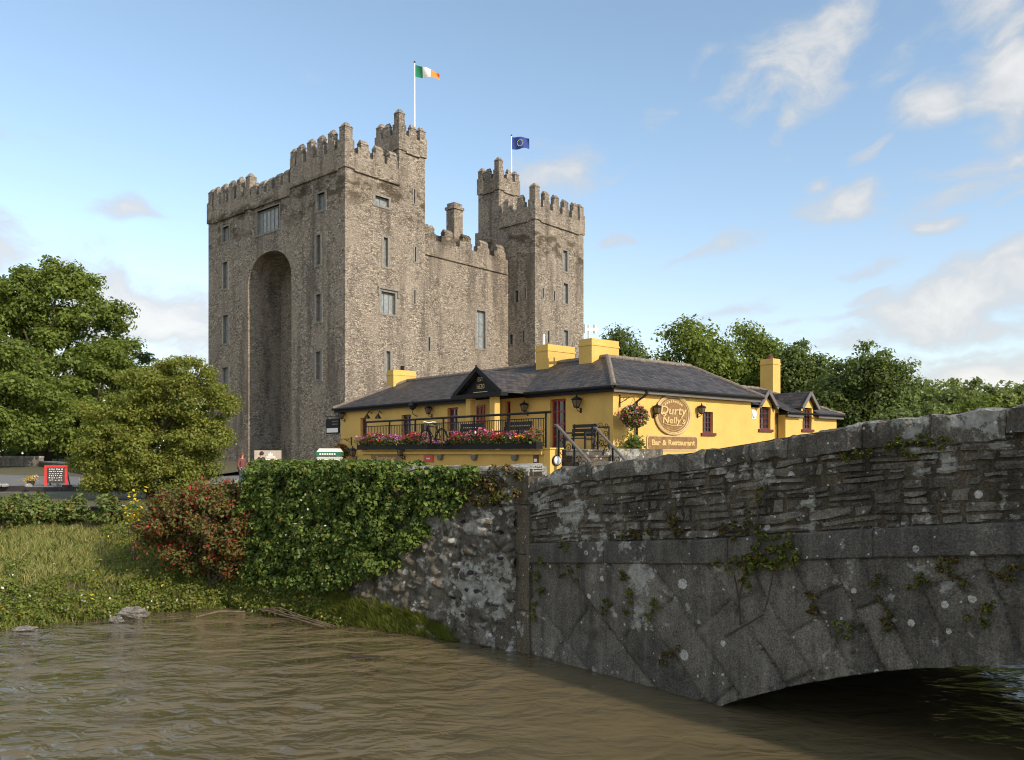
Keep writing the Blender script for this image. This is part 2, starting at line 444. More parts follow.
M = {}
M['castle'] = castle_stone('castle rubble', (.115, .098, .081), (.262, .225, .182), (.41, .358, .29))
M['dressed'] = plain('dressed grey stone', (.22, .205, .18), .9, var=.3, scale=4, bmp=.4)
M['castle_glass'] = plain('leaded castle glass', (.24, .275, .285), .22, var=.3, scale=3)  # pale blue-grey base puts the reflected sky into the glass colour
M['dark_void'] = plain('dark room', (.012, .012, .013), .8)
M['parapet'] = bridge_stone('bridge rubble', (.03, .028, .025), (.195, .176, .145), lich=.85, moss=.62, spots=1.1)
M['coping'] = bridge_stone('bridge coping', (.03, .028, .025), (.165, .15, .125), lich=.85, moss=.6, scale=1.1, spots=1.2)
M['band'] = bridge_stone('bridge band course', (.046, .044, .041), (.14, .131, .115), lich=.4, moss=.15, spots=.9, islw=.12)
M['spandrel'] = bridge_stone('bridge ashlar', (.044, .042, .038), (.205, .19, .162), lich=.56, moss=.42, spots=.75, islw=.34, attr=True)
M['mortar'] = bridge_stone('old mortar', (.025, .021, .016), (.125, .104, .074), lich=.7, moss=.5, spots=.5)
M['quay'] = bridge_stone('quay rubble', (.026, .024, .02), (.19, .172, .14), lich=1.1, moss=.7, scale=.9, spots=1.3, pits=.22, islw=0.0)
M['quay_pier'] = bridge_stone('corner pier stone', (.045, .038, .028), (.14, .118, .085), lich=.4, moss=.75, spots=.7)
M['white_lichen_wall'] = bridge_stone('lichen wall', (.09, .085, .078), (.34, .33, .30), lich=1.5, moss=.3, spots=1.4, pits=.2)
M['grey_wall'] = bridge_stone('grey rubble wall', (.08, .075, .068), (.28, .26, .23), lich=.4, moss=.2, spots=.4)
M['yellow'] = plain('yellow masonry paint', (.66, .42, .115), .75, var=.07, scale=1.3, bmp=.12)
M['yellow_dull'] = plain('yellow render', (.60, .385, .10), .8, var=.10, scale=1.6, bmp=.15)
def painted_render(name, col):
    m, t, b, _ = newmat(name)
    tcn = t.node('ShaderNodeTexCoord').outputs['Object']
    n1, _ = t.noise(tcn, .7, 6, .65); n2, _ = t.noise(tcn, 18, 4, .7); st, _ = t.noise(t.mapping(tcn, (3, 3, .25)), 1.0, 6, .65)
    c = t.ramp(n1, [(.3, tuple(x*.86 for x in col)), (.7, tuple(x*1.08 for x in col))])
    c = t.mix(t.math('MULTIPLY', t.smooth(st, .54, .72), .28), c, (.34, .25, .11))
    c = t.mix(1.0, c, t.ramp(n2, [(.3, .88), (.7, 1.08)]), 'MULTIPLY')
    t.put(b.inputs['Base Color'], c); b.inputs['Roughness'].default_value = .8
    bump(t, b, t.math('ADD', t.math('MULTIPLY', n2, .5), n1), .5, .02)
    return m
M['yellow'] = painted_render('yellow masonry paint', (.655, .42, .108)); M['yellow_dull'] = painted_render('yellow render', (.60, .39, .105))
M['black'] = plain('black paint', (.010, .010, .011), .5)
M['fascia'] = plain('grey fascia board', (.13, .12, .115), .6)
M['iron'] = plain('black iron', (.02, .02, .022), .45, .2)
for k_ in ('black', 'iron'): M[k_].node_tree.nodes['Principled BSDF'].inputs['Specular IOR Level'].default_value = .2; M[k_].node_tree.nodes['Principled BSDF'].inputs['Roughness'].default_value = .6
M['red'] = plain('red painted timber', (.30, .03, .025), .5)
M['maroon'] = plain('dark red timber', (.10, .022, .02), .5)
M['glass'] = plain('window glass', (.035, .04, .045), .08, var=.3)
M['white'] = plain('white paint', (.78, .77, .74), .6, var=.05)
M['lamp_glass'] = plain('lantern glass', (.13, .10, .065), .2)
M['gold'] = plain('gold lettering', (.56, .41, .18), .45, var=.1)
M['cream'] = plain('cream sign rim', (.50, .37, .19), .6)
M['signbrown'] = plain('brown sign board', (.23, .125, .035), .6, var=.3)
M['bark'] = plain('bark', (.075, .055, .04), .95, var=.4, scale=8, bmp=.6)
M['skin'] = plain('skin', (.5, .3, .22), .6)
M['hair_dark'] = plain('dark hair', (.025, .018, .014), .7)
M['hair_red'] = plain('auburn hair', (.14, .045, .025), .7)
M['jacket'] = plain('dark jacket', (.025, .026, .032), .8)
M['red_top'] = plain('red jumper', (.15, .05, .045), .85)
M['jeans'] = plain('blue jeans', (.05, .07, .13), .85)
M['green_paint'] = plain('green painted fascia', (.02, .14, .075), .5)
M['beige'] = plain('beige board', (.42, .36, .29), .7)
M['red_sign'] = plain('red sign paint', (.6, .04, .035), .5)
M['chalk'] = plain('dark sign panel', (.05, .045, .04), .6)
M['pole_white'] = plain('white pole', (.85, .84, .8), .5, var=.03)
M['timber'] = plain('dark timber', (.03, .025, .022), .8, var=.3)
M['tan_wood'] = plain('driftwood', (.16, .12, .075), .9, var=.4, scale=10, bmp=.5)

def slate():
    m, t, b, _ = newmat('roof slates')
    tcn = t.node('ShaderNodeTexCoord').outputs['UV']
    br = t.node('ShaderNodeTexBrick'); t.l.new(tcn, br.inputs[0]); br.offset = .5
    br.inputs['Color1'].default_value = (.026, .023, .021, 1); br.inputs['Color2'].default_value = (.085, .07, .06, 1); br.inputs['Mortar'].default_value = (.012, .012, .013, 1)
    br.inputs['Scale'].default_value = 1.0; br.inputs['Mortar Size'].default_value = .02; br.inputs['Brick Width'].default_value = .3; br.inputs['Row Height'].default_value = .24; br.inputs['Bias'].default_value = -.1
    ob = t.node('ShaderNodeTexCoord').outputs['Object']
    n, _ = t.noise(ob, 1.2, 6, .7); n2, _ = t.noise(ob, 14, 4, .7)
    c = t.mix(t.math('MULTIPLY', t.smooth(n, .5, .7), .55), br.outputs[0], (.12, .095, .075))
    c = t.mix(t.math('MULTIPLY', t.smooth(n2, .66, .75), .6), c, (.25, .24, .2))
    t.put(b.inputs['Base Color'], c); b.inputs['Roughness'].default_value = .62
    bump(t, b, t.math('SUBTRACT', t.math('MULTIPLY', n2, .5), br.outputs['Fac']), .5, .03)
    return m
M['slate'] = slate()
M['ridge'] = plain('ridge tiles', (.2, .165, .135), .9, var=.35, scale=8, bmp=.4)

def water():
    m, t, b, _ = newmat('river water')
    geo = t.node('ShaderNodeNewGeometry').outputs['Position']
    n, _ = t.noise(geo, .25, 4, .6)
    t.put(b.inputs['Base Color'], t.ramp(n, [(.3, (.112, .092, .050)), (.7, (.142, .118, .066))]))
    b.inputs['Roughness'].default_value = .05; b.inputs['IOR'].default_value = 1.33
    b.inputs['Subsurface Weight'].default_value = .85; b.inputs['Subsurface Radius'].default_value = (3.2, 3.3, 2.8); b.inputs['Subsurface Scale'].default_value = 1.0
    v = t.warp(geo, .5, .9)
    a1, _ = t.noise(t.mapping(v, (.8, 1.45, 1), rot=(0, 0, R(-14))), 1.0, 3, .5, .4)
    a2, _ = t.noise(t.mapping(v, (2.2, 3.4, 1), rot=(0, 0, R(26))), 1.0, 3, .5, .6)
    a3, _ = t.noise(t.mapping(v, (6, 9, 1), rot=(0, 0, R(-35))), 1.0, 2, .5, .5)
    calm, _ = t.noise(geo, .16, 2, .5)
    gx, gy, gz = t.sep(geo)
    left = t.smooth(t.math('ADD', gx, t.math('MULTIPLY', calm, 5.0)), 4.5, -1.5)
    h = t.math('ADD', t.math('MULTIPLY', a1, 1.0), t.math('ADD', t.math('MULTIPLY', a2, .36), t.math('MULTIPLY', a3, .05)))
    h = t.math('MULTIPLY', h, t.math('ADD', .45, t.math('MULTIPLY', left, 1.25)))
    bump(t, b, h, 1.0, .24)
    return m
M['water'] = water()
def ground_mat():
    m, t, b, _ = newmat('ground')
    geo = t.node('ShaderNodeNewGeometry').outputs['Position']
    n, _ = t.noise(geo, .4, 6, .65); n2, _ = t.noise(geo, 12, 5, .7)
    c = t.mix(n2, t.ramp(n, [(.35, (.045, .055, .018)), (.7, (.10, .10, .04))]), (.12, .10, .055), 'MIX')
    t.put(b.inputs['Base Color'], c); b.inputs['Roughness'].default_value = .95
    bump(t, b, n2, .6, .05)
    return m
M['ground'] = ground_mat()
M['soil'] = plain('bank soil', (.085, .065, .035), .95, var=.4, scale=5, bmp=.6)
M['asphalt'] = plain('asphalt', (.16, .155, .15), .9, var=.12, scale=3, bmp=.2)
M['paving'] = plain('pale paving', (.3, .27, .22), .9, var=.15, scale=3)

M['leaf_ivy'] = foliage('ivy leaves', (.022, .052, .013), (.17, .245, .048), .35, 1.6, (.2, .19, .04), .09)
M['leaf_hedge'] = foliage('hedge leaves', (.055, .09, .02), (.18, .23, .06), .3, 1.2, (.2, .13, .03), .10)
M['leaf_tree'] = foliage('lime tree leaves', (.08, .12, .024), (.24, .31, .07), .5, .22)
M['leaf_thorn'] = foliage('thorn leaves', (.10, .125, .024), (.32, .36, .08), .55, .8, (.25, .19, .05), .06)
M['leaf_dark'] = foliage('dark leaves', (.065, .098, .032), (.18, .24, .08), .5, .2)
M['leaf_pale'] = foliage('willow leaves', (.10, .14, .05), (.25, .31, .12), .5, .25)
M['leaf_fuchsia'] = foliage('fuchsia leaves', (.06, .085, .02), (.19, .19, .055), .4, 1.0, (.22, .07, .035), .28)
M['leaf_weed'] = foliage('bank weeds', (.075, .11, .022), (.25, .30, .06), .45, 1.1, (.26, .22, .08), .12)
M['leaf_moss'] = foliage('wall plants', (.04, .06, .012), (.16, .20, .03), .3, 4.0, (.22, .13, .03), .12)
M['leaf_dry'] = foliage('dry tufts', (.05, .05, .018), (.13, .11, .04), .3, 4.0, (.15, .06, .03), .2)
M['fl_red'] = foliage('red flowers', (.30, .02, .02), (.55, .05, .05), .3, 3)
M['fl_pink'] = foliage('pink flowers', (.35, .03, .12), (.65, .12, .3), .3, 3, (.75, .35, .5), .3)
M['fl_purple'] = foliage('purple flowers', (.16, .03, .2), (.35, .08, .4), .3, 3, (.6, .1, .15), .3)
M['fl_orange'] = foliage('orange flowers', (.75, .26, .02), (.85, .45, .03), .3, 3)
M['fl_yellow'] = foliage('yellow flowers', (.65, .45, .02), (.8, .62, .05), .3, 3)
M['fl_white'] = foliage('white flowers', (.55, .52, .45), (.75, .72, .65), .3, 3)
M['grass_green'] = foliage('green grass', (.09, .125, .022), (.28, .32, .07), .45, .7)
M['grass_tan'] = foliage('dry grass', (.26, .25, .09), (.52, .48, .21), .4, .6, (.19, .25, .06), .42)

# ------------------------------------------------------------------ terrain and water
G = 1.9                                     # level of road and castle lawn above the water
BC = Vector((.25, 14.2, 0)); BU = Vector((.66, -.751, 0)).normalized(); BN = Vector((-BU.y, BU.x, 0))   # bridge corner, direction, inward normal
if BN.y < 0: BN = -BN
QV = Vector((-.82, .57, 0)).normalized(); QN = Vector((QV.y, -QV.x, 0)); QN = QN if QN.y > 0 else -QN   # quay direction / inward normal
QL = 7.15
def bp(t_, z, k=0.0): return BC+BU*t_+BN*k+Vector((0, 0, z))
def qp(t_, z, k=0.0): return BC+QV*t_+QN*k+Vector((0, 0, z))

mb = MB(); mb.quad((-900, -300, 0), (900, -300, 0), (900, 1500, 0), (-900, 1500, 0))
tag(mb.build('river_water', M['water']), kind='structure')

EDGE = [(-60, -4), (-30, 6.5), (-20, 10.6), (-14, 13.6), (-11.6, 14.9), (-10.0, 15.9), (-9.1, 16.7), (-8.2, 17.5), (-7.3, 18.0), (-6.4, 18.35), (-5.4, 17.75), (-4.2, 17.05), (-2.8, 16.15), (-1.2, 15.2), (-.6, 14.85)]
TOP = [(-80, 12), (-40, 20), (-28, 22), (-19.5, 23.2), (-16.5, 23.6), (-14.6, 23.7), (-13.3, 23.3), (-12.0, 22.8), (-10.4, 22.0), (-8.6, 20.7), (-6.6, 19.0), (-5.3, 18.12), (-3.9, 17.15), (-2.2, 15.96), (-.9, 15.05)]
TOPZ = [1.3]*8+[1.35, 1.3, 1.0, .62, .5, .34, .2]
def bank_pt(s, v):
    i = min(int(s), len(EDGE)-2); f = s-i
    e = np.array(EDGE[i])*(1-f)+np.array(EDGE[i+1])*f
    tp = np.array(TOP[i])*(1-f)+np.array(TOP[i+1])*f
    z1 = TOPZ[i]*(1-f)+TOPZ[i+1]*f
    p = e*(1-v)+tp*v
    prof = max(0.0, v)**.75
    n = .06*math.sin(p[0]*2.3+p[1]*1.7)+.05*math.sin(p[0]*5.1-p[1]*3.3)
    return Vector((p[0], p[1], -.12+(z1+.12)*prof+n*min(1, v*3)*(1 if z1 > .7 else .4)))
mb = MB(); ns, nv = (len(EDGE)-1)*6, 14
vs = [bank_pt(i/6, -.12+1.12*j/nv if j else -.12) if j else bank_pt(i/6, 0)-Vector((0, 0, .5)) for i in range(ns+1) for j in range(nv+1)]
mb.add(vs, [(i*(nv+1)+j, i*(nv+1)+j+1, (i+1)*(nv+1)+j+1, (i+1)*(nv+1)+j) for i in range(ns) for j in range(nv)])
tag(mb.build('river_bank', M['soil'], smooth=True), kind='structure')

# land behind the bank, quay and bridge as one sheet reaching the horizon, and the other shore
mb = MB()
lb = [bp(2.2, G, 1.0), bp(3.2, G, 9), bp(3.4, G, 40), bp(4.0, G, 900)]
inner = [(x, y+.6, G) for (x, y) in TOP[:11]]
qin = [qp(QL, G, .5), qp(0.2, G, .5)]
far = [Vector((700, 1400, G)), Vector((-900, 1400, G)), Vector((-900, 30, G))]
ring = [Vector(p) for p in inner]+[*qin]+lb+far
mb.poly(ring)
for i in range(len(TOP[:11])-1):
    a, b2 = TOP[i], TOP[i+1]; za, zb_ = TOPZ[i], TOPZ[i+1]
    mb.quad((a[0], a[1], za-.05), (b2[0], b2[1], zb_-.05), (b2[0], b2[1]+.6, G), (a[0], a[1]+.6, G))
for i in range(len(lb)-1):
    a, b2 = lb[i], lb[i+1]; mb.quad(a, b2, b2-Vector((0, 0, 3)), a-Vector((0, 0, 3)))
RBZ = 3.4  # unseen right bank, raised so that it shades the water under the arch
rb = [bp(18, RBZ, 900), bp(17.3, RBZ, 40), bp(17.2, RBZ, .6), bp(17.2, RBZ, -8), Vector((60, -60, RBZ)), Vector((900, -60, RBZ)), Vector((900, 900, RBZ))]
mb.poly(rb)
for i in range(4): a, b2 = rb[i], rb[i+1]; mb.quad(a, b2, b2-Vector((0, 0, 5)), a-Vector((0, 0, 5)))
tag(mb.build('ground', M['ground']), kind='structure')

# road at the left and the pale path along its far wall
mb = MB()
mb.quad((-46, 29.5, G+.004), (-14, 33.5, G+.004), (-19, 64, G+.004), (-90, 82, G+.004))
tag(mb.build('road', M['asphalt']), kind='structure')
mb = MB()
mb.quad((-75, 72, G+.012), (-21, 53, G+.012), (-21.5, 55.5, G+.012), (-75, 76, G+.012))
tag(mb.build('path', M['paving']), kind='structure')
mb = MB()
mb.quad((-14, 33.5, G+.008), (2, 20, G+.008), (-1, 62, G+.008), (-19, 62, G+.008))
tag(mb.build('forecourt', M['paving']), kind='structure')

# ------------------------------------------------------------------ the stone bridge
def lerp(xs, ys, x): return float(np.interp(x, xs, ys))
PT, PZ = [-.1, .2, .7, 2.0, 3.65, 4.6, 5.96, 7.07, 7.7, 9.5, 12, 15, 17.5], [2.95, 3.03, 3.2, 3.36, 3.54, 3.67, 3.86, 3.97, 4.02, 4.1, 4.05, 3.8, 3.4]
BT, BZT = [0, 3.65, 5.96, 7.7, 9.7, 12, 17.5], [1.92, 2.28, 2.59, 2.79, 2.86, 2.8, 2.1]
top_z = lambda t_: lerp(PT, PZ, t_)
bandt = lambda t_: lerp(BT, BZT, t_)
bandb = lambda t_: bandt(t_)-.35
ACX, ACZ, AR = 10.3, -12.08, 13.63
def arch_z(t_): return ACZ+math.sqrt(max(0, AR*AR-(t_-ACX)**2))
bridge = thing('stone_bridge', 'humpbacked grey stone bridge with lichened parapet and low arch over the brown river', 'bridge')

def stone(mb, quad, depth, rnd, plane, nx=3, nz=3, round_=.03, out=0.0):
    """a rough stone: face grid pillowed out of the wall plane; plane(u,z,k) gives points (k<0 is outward)"""
    (a, b, c, d) = quad   # (u,z) corners: lower left, lower right, upper right, upper left
    vs = []; fs = []
    kx, kz = nx+2, nz+2
    tt = [0, .07]+[i/(nx) for i in range(1, nx)]+[.93, 1]
    sz = [0, .09]+[i/(nz) for i in range(1, nz)]+[.91, 1]
    base = -out-rnd.uniform(0, .014)
    for j, v in enumerate(sz):
        for i, u in enumerate(tt):
            x = (a[0]*(1-u)+b[0]*u)*(1-v)+(d[0]*(1-u)+c[0]*u)*v
            z = (a[1]*(1-u)+b[1]*u)*(1-v)+(d[1]*(1-u)+c[1]*u)*v
            ed = i in (0, len(tt)-1) or j in (0, len(sz)-1)
            k = depth if ed else base+rnd.uniform(-.016, .016)
            if not ed and (i in (1, len(tt)-2) or j in (1, len(sz)-2)): k += round_*rnd.uniform(.3, 1)
            jx = rnd.uniform(-.014, .014)
            vs.append(plane(x+jx, z+rnd.uniform(-.013, .013), k))
    w_ = len(tt)
    for j in range(len(sz)-1):
        for i in range(w_-1): fs.append((j*w_+i, j*w_+i+1, (j+1)*w_+i+1, (j+1)*w_+i))
    mb.add(vs, fs)
rnd = random.Random(11)

# mortar core of the parapet, and the rubble stones in uneven courses
core = MB(); N = 60
def strip(mb, f0, f1, k, t0, t1, n=N, plane=bp):
    for i in range(n):
        a = t0+(t1-t0)*i/n; b2 = t0+(t1-t0)*(i+1)/n
        mb.quad(plane(a, f0(a), k), plane(b2, f0(b2), k), plane(b2, f1(b2), k), plane(a, f1(a), k))
coph = lambda t_: lerp([0, 3, 5, 8, 17], [.26, .25, .30, .36, .34], t_)
par_bot = lambda t_: bandt(t_)+.0
par_top = lambda t_: top_z(t_)-coph(t_)
strip(core, par_bot, lambda q: top_z(q)-.02, .018, 0, 17.5)
strip(core, par_bot, lambda q: top_z(q)-.02, .52, 0, 17.5)
core.quad(bp(0, 1.9, .012), bp(0, 3.0, .012), bp(0, 3.0, .52), bp(0, 1.9, .52))
core.build('parapet_core', M['mortar'], bridge)
st = MB()
NC = 7
fr = [0]
for i in range(NC): fr.append(fr[-1]+rnd.uniform(.75, 1.35))
fr = [x/fr[-1] for x in fr]
ph = [rnd.uniform(0, 6) for _ in range(NC+1)]
def course(j, t_):
    f = fr[j]+(0 if j in (0, NC) else .022*math.sin(t_*1.7+ph[j])+.012*math.sin(t_*4.1+ph[j]*2))
    return par_bot(t_)+(par_top(t_)-par_bot(t_))*f
for j in range(NC):
    q = .02
    while q < 17.3:
        L = rnd.choice([.12, .18, .26, .34, .42, .55, .7])*rnd.uniform(.8, 1.2)*(1.15 if j < 2 else 1)
        e = min(q+L, 17.45)
        z00, z01, z11, z10 = course(j, q), course(j, e), course(j+1, e), course(j+1, q)
        g = .012
        sk = rnd.uniform(-.025, .025); sk2 = rnd.uniform(-.025, .025)
        if L > .16 and rnd.random() < .22:            # two thin stones one over the other
            zm0, zm1 = z00+(z10-z00)*rnd.uniform(.4, .6), z01+(z11-z01)*rnd.uniform(.4, .6)
            stone(st, ((q+g, z00+g), (e-g, z01+g), (e-g, zm1-g), (q+g, zm0-g)), .06, rnd, bp, 2, 1, .02, rnd.uniform(0, .035))
            stone(st, ((q+g, zm0+g), (e-g, zm1+g), (e-g, z11-g), (q+g, z10-g)), .06, rnd, bp, 2, 1, .02, rnd.uniform(0, .035))
        elif rnd.random() > .03:
            stone(st, ((q+g, z00+g), (e-g, z01+g), (e-g+sk, z11-g), (q+g+sk2, z10-g)), .06, rnd, bp, max(1, int(L/.12)), 2, .025, rnd.choice([-.005, .004, .01, .018, .03]))
        q = e
st.build('parapet', M['parapet'], bridge)
from mathutils import noise as mn
cp = MB(); q = -.06
while q < 17.3:
    L = rnd.uniform(.35, 1.05); e = q+L; g = .005
    zb0, zb1, zt0, zt1 = par_top(max(q, 0)), par_top(e), top_z(q), top_z(e)
    h = rnd.uniform(-.035, .03); o_ = rnd.uniform(-.02, .03); bj = rnd.uniform(-.05, .05)
    nseg = 8
    vs = []; fs = []
    sec = [(.5, 0), (.54, .45), (.52, .93), (.46, 1.0), (.2, 1.02), (.03, 1.0), (-.035+o_, .92), (-.05+o_, .5), (-.045+o_, .08), (.05, 0)]
    for i in range(nseg+1):
        u = i/nseg; x = q+g+(L-2*g)*u
        b0 = zb0*(1-u)+zb1*u; t0 = zt0*(1-u)+zt1*u+h
        shr = .02 if i in (0, nseg) else 0
        for (k, f) in sec:
            rz_ = .045*mn.noise((x*3.1, f*2, 5.0))+.02*mn.noise((x*9, f*6, 2.0)); vs.append(bp(x, b0+(bj if f < .3 else 0)+(t0-b0)*f+rz_+rnd.uniform(-.01, .01), k+(shr if k < 0 else 0)+.05*mn.noise((x*3.7, f*5, 1.0))+rnd.uniform(-.012, .012)))
    m_ = len(sec)
    for i in range(nseg):
        for k in range(m_): fs.append((i*m_+k, i*m_+(k+1) % m_, (i+1)*m_+(k+1) % m_, (i+1)*m_+k))
    fs += [tuple(range(m_)), tuple(range(nseg*m_, nseg*m_+m_))]
    cp.add(vs, fs); q = e
cp.build('coping', M['coping'], bridge)
bd = MB(); q = .06
while q < 17.3:
    L = rnd.uniform(1.0, 2.1); e = min(q+L, 17.5); g = .004; o_ = rnd.uniform(-.008, .008)
    n_ = 8
    for i in range(n_):
        a, b2 = q+g+(e-q-2*g)*i/n_, q+g+(e-q-2*g)*(i+1)/n_
        A = [(bandb(a)+.003, .1), (bandb(a)+.003, -.035+o_), (bandb(a)+.02, -.05+o_+.012*mn.noise((a*4, 1, 0))), (bandt(a)-.03+.02*mn.noise((a*3, 2, 0)), -.05+o_+.012*mn.noise((a*4, 2, 0))), (bandt(a)-.005, -.03+o_), (bandt(a)+.012, .1)]
        B = [(bandb(b2)+.003, .1), (bandb(b2)+.003, -.035+o_), (bandb(b2)+.02, -.05+o_+.012*mn.noise((b2*4, 1, 0))), (bandt(b2)-.03+.02*mn.noise((b2*3, 2, 0)), -.05+o_+.012*mn.noise((b2*4, 2, 0))), (bandt(b2)-.005, -.03+o_), (bandt(b2)+.012, .1)]
        for k in range(5): bd.quad(bp(a, *A[k]), bp(b2, *B[k]), bp(b2, *B[k+1]), bp(a, *A[k+1]))
        if i == 0: bd.poly([bp(a, *x) for x in A])
        if i == n_-1: bd.poly([bp(b2, *x) for x in B])
    q = e
bd.build('band_course', M['band'], bridge)

# spandrel: long slanting stones running from the arch up to the band course
def clip(poly, fn):
    out = []
    for i in range(len(poly)):
        p, q_ = poly[i], poly[(i+1) % len(poly)]; fp, fq = fn(p), fn(q_)
        if fp >= 0: out.append(p)
        if (fp >= 0) != (fq >= 0):
            s_ = fp/(fp-fq); out.append((p[0]+(q_[0]-p[0])*s_, p[1]+(q_[1]-p[1])*s_))
    return out
def block(mb, poly, k, ins=.012, bev=.016):
    n_ = len(poly); cx = sum(p[0] for p in poly)/n_; cz = sum(p[1] for p in poly)/n_
    def shr(p, d_):
        L = math.hypot(p[0]-cx, p[1]-cz)+1e-6; f = max(0, 1-d_*1.4/L); return (cx+(p[0]-cx)*f, cz+(p[1]-cz)*f)
    o1 = [shr(p, ins*.5) for p in poly]; o2 = [shr(p, ins*.5) for p in poly]; o3 = [shr(p, ins*.5+bev) for p in poly]
    vs = [bp(p[0], p[1], .08) for p in o1]+[bp(p[0], p[1], k+.012) for p in o2]+[bp(p[0], p[1], k) for p in o3]
    fs = [(l*n_+i, l*n_+(i+1) % n_, (l+1)*n_+(i+1) % n_, (l+1)*n_+i) for l in range(2) for i in range(n_)]+[tuple(range(2*n_, 3*n_))]
    mb.add(vs, fs)
PCX, PCZ = 10.3, -6.2
edges = [-1.4]
while edges[-1] < 1.2: edges.append(edges[-1]+rnd.choice([.04, .05, .058, .066, .08]))
edges = np.array(edges)
cutsR = []                                       # radial positions of the cross joints of every fan of stones
for ea in edges:
    c_ = [rnd.uniform(6.9, 7.9)]
    while c_[-1] < 16: c_.append(c_[-1]+rnd.choice([.8, 1.2, 1.6, 2.1] if ea > -.72 else [1.5, 2.1, 2.8]))
    cutsR.append(np.array(c_))
tint_of = {}
vs, fs, tints = [], [], []
NU, NV = 430, 78
us = np.concatenate([np.linspace(.12, 9.2, 330), np.linspace(9.25, 17.45, NU-330)])
for u in us:
    zb = max(arch_z(u), -.55)
    ztp = bandb(u)+.01
    for jv in range(NV+1):
        z = zb+(ztp-zb)*jv/NV
        wu = u+.035*mn.noise((u*1.9, z*1.9, 4))+.012*mn.noise((u*7, z*7, 8)); wz_ = z+.03*mn.noise((u*1.7, z*2.1, 14))+.012*mn.noise((u*8, z*8, 3))
        a = math.atan2(wu-PCX, wz_-PCZ); r_ = math.hypot(wu-PCX, wz_-PCZ)
        k_ = int(np.searchsorted(edges, a))-1; k_ = max(0, min(k_, len(edges)-2))
        d1 = min(a-edges[k_], edges[k_+1]-a)*r_
        cr = cutsR[k_]; m_ = int(np.searchsorted(cr, r_)); d2 = min(abs(r_-cr[max(0, m_-1)]), abs(cr[min(m_, len(cr)-1)]-r_))
        key = (k_, m_)
        if key not in tint_of: tint_of[key] = (rnd.random(), rnd.uniform(-.022, .022), rnd.uniform(-.05, .05), rnd.uniform(-.05, .05))
        tn_, off, s1, s2 = tint_of[key]
        d_ = min(d1, d2)
        op = .35+.9*max(0, mn.noise((u*1.3, z*1.3, 21))+.35)                 # some joints wide open, some tight
        wj = .010+.010*op
        rec = .05*op*math.exp(-(d_/wj)**2)+.014*math.exp(-(d_/(wj*3.2))**2)
        rough = .020*mn.fractal((u*3.2, z*3.2, 2), 1.0, 2.0, 5)+.006*mn.fractal((u*17, z*17, 6), 1.0, 2.0, 3)
        chip = max(0, mn.noise((u*2.6, z*2.6, 40))-.42)*.22
        vs.append(bp(u, z, -(off+s1*(a-edges[k_])*r_+rough)+rec+chip)); tints.append(tn_)
for i in range(NU-1):
    for jv in range(NV): q_ = i*(NV+1)+jv; fs.append((q_, q_+NV+1, q_+NV+2, q_+1))
sp = MB(); sp.v = [tuple(v) for v in vs]; sp.f = fs; sp.m = [0]*len(fs)
spo = sp.build('spandrel', M['spandrel'], bridge, smooth=True)
at_ = spo.data.attributes.new('block_tint', 'FLOAT', 'POINT'); at_.data.foreach_set('value', np.array(tints, np.float32))
sb = MB()
for i in range(120):
    a, b2 = 17.5*i/120, 17.5*(i+1)/120
    z0 = lambda x: (max(arch_z(x)+.01, -.7) if abs(x-ACX) < 6.4 else -.7)
    sb.quad(bp(a, z0(a), .16), bp(b2, z0(b2), .16), bp(b2, bandb(b2)+.1, .16), bp(a, bandb(a)+.1, .16))
    sb.quad(bp(a, z0(a), 6.4), bp(b2, z0(b2), 6.4), bp(b2, top_z(b2), 6.4), bp(a, top_z(a), 6.4))
    if abs(a-ACX) < 6.4: sb.quad(bp(a, z0(a), -.01), bp(b2, z0(b2), -.01), bp(b2, z0(b2), 6.4), bp(a, z0(a), 6.4))
    sb.quad(bp(a, bandt(a), .1), bp(b2, bandt(b2), .1), bp(b2, bandt(b2), 6.3), bp(a, bandt(a), 6.3))
sb.build('arch_barrel', M['mortar'], bridge)

